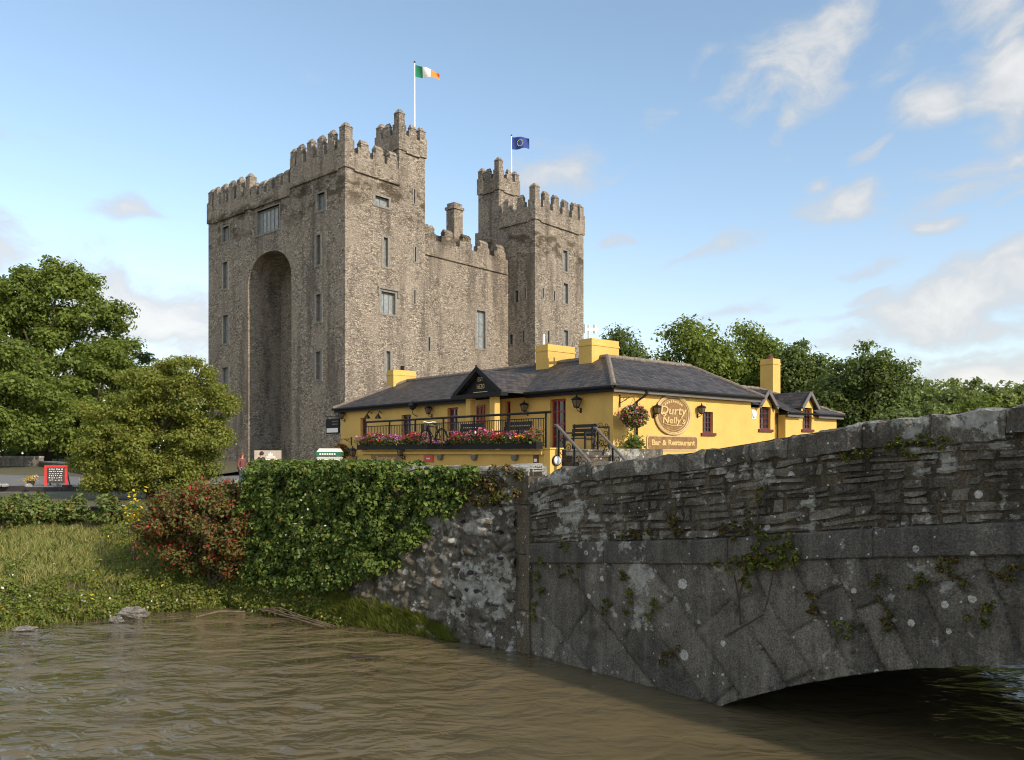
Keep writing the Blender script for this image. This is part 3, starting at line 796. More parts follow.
# ------------------------------------------------------------------ quay wall left of the bridge
quay = thing('quay_wall', 'rough lichen-spotted stone quay wall half covered by ivy, left of the bridge', 'wall')
QTOP = 3.27
qc = MB()
strip(qc, lambda x: -.6, lambda x: QTOP-.02, .05, 0.25, QL, 20, qp); strip(qc, lambda x: 1.0, lambda x: QTOP-.02, .5, 0.0, QL, 20, qp)
qc.quad(qp(QL, -.5, .05), qp(QL, QTOP, .05), qp(QL, QTOP, .5), qp(QL, -.5, .5))
qc.prism([qp(-.085, QTOP-.3, .0), qp(QL, QTOP-.3, .02), qp(QL, QTOP-.3, .48), qp(-.085, QTOP-.3, .48)], (0, 0, .25))
qc.build('wall_core', M['mortar'], quay)
from mathutils import noise as mn
def rubble(plane, u0, u1, z0, z1, res=.034, amp=1.0, seed=0.0, su=3.2, sz_=6.0):
    """continuous rough rubble face: rounded uneven stones, open joints and pits, in one sheet"""
    nu, nz_ = int((u1-u0)/res), int((z1-z0)/res); vs = []; fs = []
    for j in range(nz_+1):
        for i in range(nu+1):
            u = u0+(u1-u0)*i/nu; z = z0+(z1-z0)*j/nz_
            wx_ = mn.noise((u*1.3, z*1.3, seed))*.16; wz_ = mn.noise((u*1.1, z*1.7, seed+9))*.10
            p = Vector(((u+wx_)*su, (z+wz_)*sz_+.35*math.sin(u*1.1), seed))
            dd, pts = mn.voronoi(p)
            e_ = min(1.0, (dd[1]-dd[0])*2.6); c_ = pts[0]; h_ = mn.cell(c_*3.7)
            out = .10*e_**.6+.085*h_*e_+.035*mn.fractal((u*7, z*9, seed), 1.0, 2.0, 4)
            if h_ > .55: out -= .16*e_
            vs.append(plane(u+.008*mn.noise((u*9, z*9, 3)), z, .03-out*amp))
    w_ = nu+1
    for j in range(nz_):
        for i in range(nu): fs.append((j*w_+i, j*w_+i+1, (j+1)*w_+i+1, (j+1)*w_+i))
    mb = MB(); mb.v = [tuple(v) for v in vs]; mb.f = fs; mb.m = [0]*len(fs)
    return mb
rubble(qp, .18, QL, -.5, QTOP-.15).build('rubble_face', M['quay'], quay, smooth=True)
qt = MB(); q = -.1
while q < QL:
    L = rnd.uniform(.25, .6); e = min(q+L, QL)
    stone(qt, ((q+.006, QTOP-.17), (e-.006, QTOP-.17), (e-.006, QTOP-.02+rnd.uniform(-.02, .03)), (q+.006, QTOP-.02+rnd.uniform(-.02, .03))), .1, rnd, qp, 3, 2, .03, .03)
    def top_(x, z_, k): return qp(x, QTOP-.035-k*.6, z_)
    stone(qt, ((q+.006, -.03), (e-.006, -.03), (e-.006, .5), (q+.006, .5)), .1, rnd, top_, 3, 3, .03, .02)
    q = e
qt.build('coping', M['white_lichen_wall'], quay)
# the plain corner pier where quay and bridge meet
pr = MB()
for (z0, z1) in ((-.6, .75), (.76, 1.72), (1.73, 2.6), (2.61, 3.1)):
    o_ = rnd.uniform(-.015, .015)
    o_ += .02
    A = [qp(.2, 0, -.06+o_), qp(-.02, 0, -.075+o_), bp(.13, 0, -.075+o_), bp(.13, 0, .2), qp(.2, 0, .2)]
    pr.prism([(p.x, p.y, z0) for p in A], (0, 0, z1-z0-.004))
pr.build('corner_pier', M['quay_pier'], quay)

# short boundary wall turning back from the corner to the yellow pillar
bw = thing('boundary_wall', 'short white-crusted stone wall running from the bridge corner to the yellow pillar', 'wall')
A0 = Vector((.10, 14.75, 0)); A1 = Vector((.72, 18.6, 0)); AU = (A1-A0).normalized(); AN = Vector((-AU.y, AU.x, 0))
def ap(t_, z, k): return A0+AU*t_+AN*k+Vector((0, 0, z))
core2 = MB(); WL = (A1-A0).length
core2.prism([ap(-.03, 1.5, -.01), ap(WL, 1.5, .03), ap(WL, 1.5, .42), ap(-.03, 1.5, .45)], (0, 0, 1.72))
core2.build('wall_core', M['mortar'], bw)
ws = rubble(ap, -.05, WL, 1.5, 3.2, .05, .35, 4.0); ws.quad(ap(WL, 1.5, -.08), ap(WL, 3.2, -.08), ap(WL, 3.2, .44), ap(WL, 1.5, .44))
q = 0
while q < WL:
    e = min(q+rnd.uniform(.25, .5), WL)
    def top2(x, z_, k): return ap(x, 3.25-k*.6, z_)
    stone(ws, ((q+.006, -.02), (e-.006, -.02), (e-.006, .46), (q+.006, .46)), .2, rnd, top2, 3, 3, .03, .02); q = e
ws.build('rubble_face', M['white_lichen_wall'], bw)

# ------------------------------------------------------------------ the castle
CA = math.atan2(.752, .659)
CF = Frame((-13.4, 65, G), CA)
castle = thing('castle', 'tall grey stone tower-house castle with battlements and a deep arch in its left face', 'castle', CF.o, CA)
LZ0 = -1.2
NT_X, NT_Y, H1 = 8.68, 7.5, 24.6       # near tower
LT0, LT1, H2 = 14.5, 21.7, 24.0        # left tower
REC, HX1, H3 = 3.67, 23.9, 20.5        # recessed hall wall
FX1, FY1, H4 = 32.3, 8.5, 25.6         # far tower
def hole(ax, c, x0, y0, x1, y1, minw=0.0):
    a, zt = CF.hit(ax, c, x0, y0); b_, zb2 = CF.hit(ax, c, x1, y1)
    if a > b_: a, b_ = b_, a
    z0, z1 = min(zt, zb2), max(zt, zb2)
    if b_-a < minw: m_ = (a+b_)/2; a, b_ = m_-minw/2, m_+minw/2
    return (a, b_, z0, z1)
hn = [hole('y', 0, 375, 195, 389, 208), hole('y', 0, 383.5, 237, 388, 267), hole('y', 0, 381, 291, 395.5, 315), hole('y', 0, 386, 351, 390.5, 380),
      hole('y', 0, 413.8, 189, 415.2, 204, .2), hole('y', 0, 414.6, 247, 416, 262, .2), hole('y', 0, 414, 290, 415.4, 304, .2)]
hs_ = [hole('x', 0, 317, 194.5, 325, 208.5), hole('x', 0, 315.8, 295, 321, 321), hole('x', 0, 315.6, 352, 321, 379), hole('x', 0, 316, 236, 320.5, 264)]
hm = [hole('x', 0, 256.5, 212, 279.5, 228)]
hl = [hole('x', 0, 222, 228, 229, 240.5), hole('x', 0, 222.5, 263, 227.5, 288), hole('x', 0, 222.5, 316, 228, 343), hole('x', 0, 222, 368, 228, 388)]
hr = [hole('y', REC, 428.2, 337, 430, 351, .25), hole('y', REC, 476.5, 310, 485.5, 349)]
hf = [hole('y', 0, 563, 250, 567.5, 272), hole('y', 0, 563.5, 283, 568, 304), hole('y', 0, 563.8, 330, 568.2, 346), hole('y', 0, 542.3, 288, 543.8, 298, .22), hole('y', 0, 553.6, 291, 555, 301, .22), hole('y', 0, 547.5, 331, 549.5, 343, .25)]
hside = [hole('x', HX1, 515, 291, 518.4, 302), hole('x', HX1, 524.5, 288, 526, 298, .2), hole('x', HX1, 509.5, 335, 513, 344), hole('x', HX1, 522.5, 331, 524.5, 342, .25)]
X_, Y_, O_ = Vector((1, 0, 0)), Vector((0, 1, 0)), Vector((0, 0, 0))
def strip_xy(hs): return [h for h in hs]
# near tower
mb = MB()
wall(mb, (0, 0, 0), X_, Y_, NT_X, LZ0, H1, hn, .35)
wall(mb, (0, 0, 0), Y_, X_, NT_Y, LZ0, H1, hs_, .35)
wall(mb, (NT_X, 0, 0), Y_, -X_, REC+.2, LZ0, H1)
wall(mb, (0, NT_Y, 0), X_, -Y_, 3.45, LZ0, H1-4)
mb.quad((3.45, NT_Y, 19), (NT_X, NT_Y, 19), (NT_X, NT_Y, H1), (3.45, NT_Y, H1)); mb.quad((NT_X, REC, 19), (NT_X, NT_Y, 19), (NT_X, NT_Y, H1), (NT_X, REC, H1))
mb.quad((0.5, .5, H1+.7), (NT_X-.5, .5, H1+.7), (NT_X-.5, NT_Y, H1+.7), (.5, NT_Y, H1+.7))
mb.build('corner_tower', M['castle'], castle)
mb = MB()
# left tower
mb = MB()
wall(mb, (0, 0, 0), Y_, X_, LT1, LZ0, H2, hl, .35, a0=LT0)
wall(mb, (0, LT0, 0), X_, Y_, 3.45, LZ0, H2-4)
mb.quad((0, LT1, LZ0), (8, LT1, LZ0), (8, LT1, H2), (0, LT1, H2)); mb.quad((8, LT0, 17), (8, LT1, 17), (8, LT1, H2), (8, LT0, H2)); mb.quad((8, 16, LZ0), (8, LT1, LZ0), (8, LT1, 17), (8, 16, 17))
mb.quad((.5, LT0, H2+.6), (7.5, LT0, H2+.6), (7.5, LT1-.5, H2+.6), (.5, LT1-.5, H2+.6))
mb.build('corner_tower', M['castle'], castle)
# wall over the great arch, its soffit and the recessed back wall
mb = MB()
SPR, APX, NA = 16.9, 19.6, 18
cy, hw_ = (NT_Y+LT0)/2, (LT0-NT_Y)/2
def az_(y):
    u = min(1, abs(y-cy)/hw_); return SPR+(APX-SPR)*(max(0, 1-u**2.15))**.5
wall(mb, (0, 0, 0), Y_, X_, LT0, APX+.02, H2, hm, .3, a0=NT_Y)
for i in range(NA):
    th0, th1 = math.pi*i/NA, math.pi*(i+1)/NA
    y0, y1 = cy-hw_*math.cos(th0), cy-hw_*math.cos(th1)
    mb.quad((0, y0, az_(y0)), (0, y1, az_(y1)), (0, y1, APX+.02), (0, y0, APX+.02))
    mb.quad((0, y0, az_(y0)), (0, y1, az_(y1)), (3.45, y1, az_(y1)), (3.45, y0, az_(y0)))
wall(mb, (3.45, 0, 0), Y_, X_, LT0, LZ0, APX+.5, [(8.9, 9.6, 10.4, 11.9), (8.9, 9.6, 5.4, 6.8)], .3, a0=NT_Y)
mb.quad((.4, NT_Y, H2+.2), (3.5, NT_Y, H2+.2), (3.5, LT0, H2+.2), (.4, LT0, H2+.2))
mb.quad((3.6, NT_Y, 19), (3.6, LT0, 19), (3.6, LT0, H2), (3.6, NT_Y, H2))
mb.build('arch_wall', M['castle'], castle)
# hall
mb = MB()
wall(mb, (0, REC, 0), X_, Y_, HX1, LZ0, H3, hr, .35, a0=NT_X)
mb.quad((3.5, 18, LZ0), (HX1, 18, LZ0), (HX1, 18, H3), (3.5, 18, H3)); mb.quad((HX1, FY1, LZ0), (HX1, 18, LZ0), (HX1, 18, H3), (HX1, FY1, H3)); mb.quad((3.6, NT_Y, 16), (3.6, 18, 16), (3.6, 18, H3), (3.6, NT_Y, H3))
mb.quad((NT_X, REC, H3+.5), (HX1, REC, H3+.5), (HX1, REC+1.6, H3+.5), (NT_X, REC+1.6, H3+.5))
mb.build('hall_wall', M['castle'], castle)
def slate_uv(o):
    me = o.data; uv = me.uv_layers.new(name='uv'); d_ = np.empty(len(me.loops)*2, np.float32)
    for p in me.polygons:
        n_ = p.normal; h_ = Vector((0, 0, 1)).cross(n_)
        h_ = h_.normalized() if h_.length > 1e-4 else Vector((1, 0, 0)); s_ = n_.cross(h_)
        for li in p.loop_indices:
            c_ = me.vertices[me.loops[li].vertex_index].co; d_[2*li] = c_.dot(h_); d_[2*li+1] = c_.dot(s_)
    uv.data.foreach_set('uv', d_)
    return o
mb = MB()
mb.quad((4, REC+1.5, H3+.55), (HX1+.2, REC+1.5, H3+.55), (HX1-1, 10.5, 25.0), (4, 10.5, 25.0)); mb.quad((4, 17.8, H3+.2), (HX1, 17.8, H3+.2), (HX1-1, 10.5, 25.0), (4, 10.5, 25.0))
mb.add([(HX1, REC+1.5, H3+.55), (HX1, 17.8, H3+.2), (HX1-1, 10.5, 25.0)], [(0, 1, 2)])
slate_uv(mb.build('roof', M['slate'], castle))
# far tower
mb = MB()
wall(mb, (0, 0, 0), X_, Y_, FX1, LZ0, H4, hf, .35, a0=HX1)
wall(mb, (HX1, 0, 0), Y_, X_, FY1, LZ0, H4, hside, .35)
mb.quad((FX1, 0, LZ0), (FX1, FY1, LZ0), (FX1, FY1, H4), (FX1, 0, H4)); mb.quad((HX1, FY1, H3-2), (FX1, FY1, H3-2), (FX1, FY1, H4), (HX1, FY1, H4)); mb.quad((HX1+.3, FY1, LZ0), (FX1, FY1, LZ0), (FX1, FY1, H3-2), (HX1+.3, FY1, H3-2))
mb.quad((HX1+.4, .4, H4+.7), (FX1-.4, .4, H4+.7), (FX1-.4, FY1-.3, H4+.7), (HX1+.4, FY1-.3, H4+.7))
mb.build('corner_tower', M['castle'], castle)
# turrets
TU1 = (5.67, 8.68, 0.0, 3.0, H1, 27.6); TU2 = (23.9, 27.15, 5.0, 8.0, 18.5, 29.7)
for i_, (x0, x1, y0, y1, z0, z1) in enumerate((TU1, TU2)):
    mb = MB(); e_ = .012 if i_ else 0.0
    mb.quad((x0-e_, y0, z0), (x1, y0, z0), (x1, y0, z1), (x0-e_, y0, z1)); mb.quad((x0-e_, y0, z0), (x0-e_, y1, z0), (x0-e_, y1, z1), (x0-e_, y0, z1))
    mb.quad((x1, y0, z0), (x1, y1, z0), (x1, y1, z1), (x1, y0, z1)); mb.quad((x0-e_, y1, z0), (x1, y1, z0), (x1, y1, z1), (x0-e_, y1, z1))
    mb.quad((x0, y0, z1+.5), (x1, y0, z1+.5), (x1, y1, z1+.5), (x0, y1, z1+.5))
    mb.build('turret', M['castle'], castle)

def merlon(mb, P, a0, a1, zc, z1, z2, th=.55, step=True):
    """stepped merlon; P(a, z, k) point, k from 0 (outer face) to th (inner)"""
    def bx(u0, u1, b0, b1, k0=0.0, k1=th):
        vs = [P(u0, b0, k0), P(u1, b0, k0), P(u1, b0, k1), P(u0, b0, k1), P(u0, b1, k0), P(u1, b1, k0), P(u1, b1, k1), P(u0, b1, k1)]
        mb.add(vs, [(3, 2, 1, 0), (4, 5, 6, 7), (0, 1, 5, 4), (1, 2, 6, 5), (2, 3, 7, 6), (3, 0, 4, 7)])
    w_ = a1-a0
    bx(a0, a1, zc-.05, z1)
    u0, u1 = (a0+w_*.24, a1-w_*.10) if step else (a0, a1)
    if step: bx(u0, u1, z1-.01, z2-.35, .012, th-.012)
    else: bx(u0+.012, u1-.012, z1-.01, z2-.35, .012, th-.012)
    b0, b1 = (z2-.36, z2)
    g = -.03
    vs = [P(u0+g, b0, g), P(u1-g, b0, g), P(u1-g, b0, th-g), P(u0+g, b0, th-g), P(u0+.06, b1, th*.42), P(u1-.06, b1, th*.42), P(u1-.06, b1, th*.6), P(u0+.06, b1, th*.6)]
    mb.add(vs, [(3, 2, 1, 0), (4, 5, 6, 7), (0, 1, 5, 4), (1, 2, 6, 5), (2, 3, 7, 6), (3, 0, 4, 7)])
def parapet_run(mb, O, u, n, L, zs, zc, zm, merl, th=.55, out=.10, step=True, str_=True):
    """one straight parapet: low wall from zs to zc with merlons; n points inward"""
    O = Vector(O); u = Vector(u); n = Vector(n)
    P = lambda a, z, k: O+u*a+n*(k-out)+Vector((0, 0, z))
    vs = [P(0, zs, 0), P(L, zs, 0), P(L, zs, th), P(0, zs, th), P(0, zc, 0), P(L, zc, 0), P(L, zc, th), P(0, zc, th)]
    mb.add(vs, [(3, 2, 1, 0), (4, 5, 6, 7), (0, 1, 5, 4), (1, 2, 6, 5), (2, 3, 7, 6), (3, 0, 4, 7)])
    for (a, b2, *hh) in merl:
        z2 = hh[0] if hh else zm
        merlon(mb, P, a, b2, zc, zc+(z2-zc)*.45, z2+rnd.uniform(-.08, .08), th-.006, step)
    if str_:
        vs = [P(0, zs-.16, -.07), P(L, zs-.16, -.07), P(L, zs-.16, .3), P(0, zs-.16, .3), P(0, zs+.06, -.09), P(L, zs+.06, -.09), P(L, zs+.06, .3), P(0, zs+.06, .3)]
        mb.add(vs, [(3, 2, 1, 0), (4, 5, 6, 7), (0, 1, 5, 4), (1, 2, 6, 5), (2, 3, 7, 6), (3, 0, 4, 7)])
def post(mb, x0, x1, y0, y1, z0, z1, z2):
    mb.box(x0, x1, y0, y1, z0, z1)
    cx, cy_ = (x0+x1)/2, (y0+y1)/2; r_ = (x1-x0)/2
    k = r_*.78
    mb.box(cx-k, cx+k, cy_-k, cy_+k, z1-.01, z2-.4)
    vs = [(cx-k-.05, cy_-k-.05, z2-.41), (cx+k+.05, cy_-k-.05, z2-.41), (cx+k+.05, cy_+k+.05, z2-.41), (cx-k-.05, cy_+k+.05, z2-.41), (cx-k*.35, cy_-k*.35, z2), (cx+k*.35, cy_-k*.35, z2), (cx+k*.35, cy_+k*.35, z2), (cx-k*.35, cy_+k*.35, z2)]
    mb.add(vs, [(4, 5, 6, 7), (0, 1, 5, 4), (1, 2, 6, 5), (2, 3, 7, 6), (3, 0, 4, 7)])
pw = .85
def ev(a, b, n_, w_):
    """n merlons of width w evenly between a and b"""
    gap = (b-a-n_*w_)/n_; return [(a+gap/2+i*(w_+gap), a+gap/2+i*(w_+gap)+w_) for i in range(n_)]
# near tower parapet
mb = MB()
post(mb, -.115, pw, -.115, pw, H1, 26.9, 28.3)
parapet_run(mb, (pw, 0, 0), X_, Y_, TU1[0]-pw, H1, 25.9, 27.2, ev(.25, TU1[0]-pw, 3, 1.2))
parapet_run(mb, (0, pw, 0), Y_, X_, NT_Y-pw+.1, H1, 26.2, 28.0, ev(.2, NT_Y-pw-.6, 4, .95)+[(NT_Y-pw-.65, NT_Y-pw+.1, 27.9)])
parapet_run(mb, (3.5, NT_Y, 0), X_, -Y_, NT_X-3.5, H1, 26.0, 27.4, ev(0, NT_X-3.5, 3, .9), str_=False)
mb.build('parapet', M['castle'], castle)
# turret parapets
for (x0, x1, y0, y1, z0, z1) in (TU1, TU2):
    mb = MB(); q = .72; zc, zm = z1+1.35, z1+2.6
    post(mb, x0-.115, x0+q, y0-.115, y0+q, z1, z1+2.2, z1+3.55); post(mb, x1-q, x1+.115, y0-.115, y0+q, z1, z1+1.7, z1+2.7); post(mb, x0-.115, x0+q, y1-q, y1+.115, z1, z1+1.7, z1+2.9); post(mb, x1-q, x1+.115, y1-q, y1+.115, z1, z1+1.7, z1+2.8)
    W_ = x1-x0-2*q; D_ = y1-y0-2*q
    parapet_run(mb, (x0+q, y0, 0), X_, Y_, W_, z1, zc, zm, [(W_*.5-.45, W_*.5+.45)], .4)
    parapet_run(mb, (x0+q, y1, 0), X_, -Y_, W_, z1, zc, zm, [(W_*.5-.45, W_*.5+.45)], .4)
    parapet_run(mb, (x0, y0+q, 0), Y_, X_, D_, z1, zc, zm, [(D_*.5-.45, D_*.5+.45)], .4)
    parapet_run(mb, (x1, y0+q, 0), Y_, -X_, D_, z1, zc, zm, [(D_*.5-.45, D_*.5+.45)], .4)
    mb.build('parapet', M['castle'], castle)
# parapet over the arch (lower) and left tower
mb = MB()
parapet_run(mb, (0, NT_Y+.12, 0), Y_, X_, LT0-NT_Y-.6, H2, 25.0, 26.2, ev(0, LT0-NT_Y-.6, 5, .85), step=False)
mb.build('parapet', M['castle'], castle)
mb = MB()
post(mb, -.115, .8, LT0-.45, LT0+.5, H2, 26.1, 27.4); post(mb, -.115, pw, LT1-pw, LT1+.115, H2, 26.0, 27.4)
parapet_run(mb, (0, LT0+.5, 0), Y_, X_, LT1-pw-LT0-.5, H2, 25.4, 27.3, ev(.2, LT1-pw-LT0-.5, 4, .95))
parapet_run(mb, (pw, LT1, 0), X_, -Y_, 7-pw, H2, 25.4, 27.0, ev(.2, 6, 4, .9))
mb.build('parapet', M['castle'], castle)
# hall and far tower
mb = MB()
parapet_run(mb, (NT_X+.05, REC, 0), X_, Y_, HX1-NT_X-.2, H3, 21.9, 23.3, ev(.0, HX1-NT_X-.2, 6, 1.75), step=True)
mb.build('parapet', M['castle'], castle)
mb = MB()
post(mb, HX1-.115, HX1+pw, -.115, pw, H4, 27.7, 29.4); post(mb, FX1-pw, FX1+.115, -.115, pw, H4, 27.7, 29.0)
parapet_run(mb, (HX1+pw, 0, 0), X_, Y_, FX1-HX1-2*pw, H4, 27.0, 28.8, ev(.1, FX1-HX1-2*pw, 4, 1.15))
parapet_run(mb, (HX1, pw, 0), Y_, X_, 5.0-pw-.15, H4, 27.0, 28.5, ev(.1, 4.0, 2, .95))
parapet_run(mb, (FX1, pw, 0), Y_, -X_, FY1-pw, H4, 27.0, 28.6, ev(.2, FY1-pw, 4, .9))
parapet_run(mb, (HX1+3.4, FY1, 0), X_, -Y_, 4.2, H4, 27.0, 28.6, ev(.2, 4.2, 2, .9))
mb.build('parapet', M['castle'], castle)
# chimney on the hall roof
mb = MB(); mb.box(20.6, 21.9, 8.4, 9.6, 21, 27.6); mb.box(20.48, 22.02, 8.28, 9.72, 27.6, 27.9); mb.box(20.65, 21.85, 8.45, 9.55, 27.9, 28.3)
mb.build('chimney', M['castle'], castle)
# corbel row under the near tower's mossy parapet
# windows: dressed surround (proud of the wall), frame, glass
def surround(O, u, n, h, wd=.22, sill=.18, hood=False):
    mb = MB(); O = Vector(O); u = Vector(u); n = Vector(n); a, b2, c, e = h[:4]
    P = lambda x, z, k: O+u*x+n*k+Vector((0, 0, z))
    def bx(x0, x1, z0, z1, k0=-.025, k1=.2):
        vs = [P(x0, z0, k0), P(x1, z0, k0), P(x1, z1, k0), P(x0, z1, k0), P(x0, z0, k1), P(x1, z0, k1), P(x1, z1, k1), P(x0, z1, k1)]
        mb.add(vs, [(0, 1, 2, 3), (7, 6, 5, 4), (0, 4, 5, 1), (1, 5, 6, 2), (2, 6, 7, 3), (3, 7, 4, 0)])
    z = c
    bx(a-wd, a+.03, c, e); bx(b2-.03, b2+wd, c, e); bx(a-wd, b2+wd, e, e+wd*.8); bx(a-wd*1.1, b2+wd*1.1, c-sill, c, -.05)
    if hood: bx(a-wd-.15, b2+wd+.15, e+wd*.9, e+wd*.9+.16, -.16); bx(a-wd-.15, a-wd+.03, e-.35, e+wd*.9, -.13); bx(b2+wd-.03, b2+wd+.15, e-.35, e+wd*.9, -.13)
    return mb
def cwin(O, u, n, h, nx, nz=1, wd=.22, hood=False, fm='dressed', pm='castle_glass', fw=.09):
    o = surround(O, u, n, h, wd, hood=hood).build('window', M['dressed'], castle)
    window(o, O, u, n, h, .3, M[fm], M[pm], nx, nz, fw, name='mullions')
for h, nx, nz, hd in zip(hn[:4], (2, 1, 3, 1), (1, 3, 1, 2), (0, 0, 1, 0)): cwin(O_, X_, Y_, h, nx, nz, hood=bool(hd))
for h in hn[4:]: surround(O_, X_, Y_, h, .12, .1).build('arrow_slit', M['dressed'], castle)
for h, nx, nz in zip(hs_, (2, 1, 1, 1), (1, 2, 2, 2)): cwin(O_, Y_, X_, h, nx, nz, wd=.2)
cwin(O_, Y_, X_, hm[0], 6, 1, wd=.12, fw=.12)
for h, nx, nz in zip(hl, (2, 1, 1, 1), (1, 2, 2, 2)): cwin(O_, Y_, X_, h, nx, nz, wd=.2)
surround((0, REC, 0), X_, Y_, hr[0], .15, .1).build('arrow_slit', M['dressed'], castle)
cwin((0, REC, 0), X_, Y_, hr[1], 2, 3)
for h in hf[:3]: cwin(O_, X_, Y_, h, 1, 3, wd=.18)
for h in hf[3:]: surround(O_, X_, Y_, h, .12, .1).build('arrow_slit', M['dressed'], castle)
for h in hside: surround((HX1, 0, 0), Y_, X_, h, .1, .1).build('arrow_slit', M['dressed'], castle)

# ------------------------------------------------------------------ the yellow pub
PA = math.atan2(.654, .757)
PF = Frame((3.99, 32, G), PA)
pub = thing('pub_building', 'long yellow pub with black slate roof and yellow chimneys in front of the castle', 'pub', PF.o, PA)
def phole(ax, c, x0, y0, x1, y1):
    a, zt = PF.hit(ax, c, x0, y0); b_, zb2 = PF.hit(ax, c, x1, y1)
    if a > b_: a, b_ = b_, a
    return (a, b_, min(zt, zb2), max(zt, zb2))
EV = 4.1; RZ = 5.95; TF = 1.75
PX1, PYL = 9.66, 21.8
fdoor = [phole('x', 0, 550, 399.5, 566, 441), phole('x', 0, 505, 401.5, 510.5, 431), phole('x', 0, 447.5, 408, 458, 431), phole('x', 0, 401.5, 415, 411, 440), phole('x', 0, 360.5, 418, 366, 441)]
fdoor = [(a, b2, TF+.02 if i in (0, 1, 4) else c, e) for i, (a, b2, c, e) in enumerate(fdoor)]
mb = MB()
wall(mb, O_, Y_, X_, PYL, 0, EV, fdoor, .22)
mb.quad((0, PYL, 0), (7, PYL, 0), (7, PYL, EV), (0, PYL, EV)); mb.quad((7, 7, 0), (7, PYL, 0), (7, PYL, EV), (7, 7, EV))
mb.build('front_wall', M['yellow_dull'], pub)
rwin = [phole('y', 0, 702.5, 411.5, 713, 433)]
mb = MB()
wall(mb, O_, X_, Y_, PX1, 0, EV, rwin, .22)
mb.quad((PX1, 0, 0), (PX1, 7, 0), (PX1, 7, EV), (PX1, 0, EV)); mb.quad((7, 7, 0), (PX1, 7, 0), (PX1, 7, EV), (7, 7, EV))
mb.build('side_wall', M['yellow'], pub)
# lower extension: two faces, each with a dormer window breaking the eaves
E1Y, E2Y, E1X, E2X0, E2X1, EE = .35, -.06, 9.66, 12.9, 18.0, 3.5
e1 = phole('y', E1Y, 759.5, 407.5, 770.5, 429.5); e2 = phole('y', E2Y, 802.5, 408.5, 811.5, 429.5)
E2X0 = PF.hit('y', E2Y, 785.5, 420)[0]; E2X1 = PF.hit('y', E2Y, 836.5, 420)[0]
mb = MB()
E1E = 3.8
wall(mb, (0, E1Y, 0), X_, Y_, E2X0+.1, 0, E1E, [(e1[0], e1[1], e1[2], E1E)], .2, a0=E1X)
wall(mb, (0, E2Y, 0), X_, Y_, E2X1, 0, EE, [], .2, a0=E2X0) if e2[3] < EE else wall(mb, (0, E2Y, 0), X_, Y_, E2X1, 0, EE, [(e2[0], e2[1], e2[2], EE)], .2, a0=E2X0)
mb.quad((E2X0, E2Y, 0), (E2X0, 6, 0), (E2X0, 6, EE), (E2X0, E2Y, EE)); mb.quad((E2X1, E2Y, 0), (E2X1, 6, 0), (E2X1, 6, EE), (E2X1, E2Y, EE)); mb.quad((E1X, 6.2, 0), (E2X1, 6.2, 0), (E2X1, 6.2, EE), (E1X, 6.2, EE))
mb.build('extension_wall', M['yellow'], pub)
OV = .32
def gable(x, w_, y0, ze, zp, ydepth, mats):
    """dormer gable: yellow triangle, two little slate slopes, dark barge boards"""
    wl, sl, bg_ = mats
    wl.prism([(x-w_/2, y0-.01, ze), (x+w_/2, y0-.01, ze), (x+w_/2, y0-.01, ze+.0), (x, y0-.01, zp-.08)], (0, .2, 0))
    for s in (-1, 1):
        a = (x+s*(w_/2+.22), y0-.22, ze-.22); b2 = (x, y0-.22, zp+.02); c = (x, y0+ydepth, zp+.02); d_ = (x+s*(w_/2+.22), y0+ydepth, ze-.22)
        sl.prism([a, b2, c, d_], (0, 0, .07))
        bg_.bar((x+s*(w_/2+.24), y0-.235, ze-.2), (x, y0-.235, zp+.03), .05, .17)
def e_top(h): return h[3]
def dormer_cheeks(h, y, eave):
    WLm, SLm, BGm = MB(), MB(), MB()
    xc = (h[0]+h[1])/2; zt = max(h[3]+.05, eave+.02)
    WLm.box(xc-.58, h[0]-.002, y-.012, y+.22, eave-.3, zt); WLm.box(h[1]+.002, xc+.58, y-.012, y+.22, eave-.3, zt); WLm.box(xc-.58, xc+.58, y-.014, y+.22, zt, zt+.14)
    gable(xc, 1.16, y, zt+.14, zt+.74, 2.6, (WLm, SLm, BGm))
    WLm.build('dormer_front', M['yellow'], pub); slate_uv(SLm.build('dormer_roof', M['slate'], pub)); BGm.build('barge_board', M['fascia'], pub)
dormer_cheeks(e1, E1Y, E1E); dormer_cheeks(e2, E2Y, EE)

# main roof: hipped front range and side range, then the lower extension roof
def tri(mb, *p): mb.add(p, [tuple(range(len(p)))])
mb = MB(); o = OV; ez = EV+.16
RX = 3.3
tri(mb, (-o, -o, ez), (-o, PYL+o, ez), (RX, PYL-2.2, RZ), (RX, RX, RZ))                     # front slope
tri(mb, (7+o, PYL+o, ez), (7+o, 7+o, ez), (RX, RX, RZ), (RX, PYL-2.2, RZ))
tri(mb, (-o, PYL+o, ez), (7+o, PYL+o, ez), (RX, PYL-2.2, RZ))
tri(mb, (-o, -o, ez), (RX, RX, RZ), (9.4, RX, RZ), (PX1+.6, -o, ez))                          # side slope
tri(mb, (RX, RX, RZ), (7+o, 7+o, ez), (PX1+2.4, 7+o, ez), (9.4, RX, RZ))
tri(mb, (PX1+.6, -o, ez), (9.4, RX, RZ), (PX1+2.4, 7+o, ez))
slate_uv(mb.build('roof', M['slate'], pub))
mb = MB(); ez2 = EE+.14; rz2 = 5.15
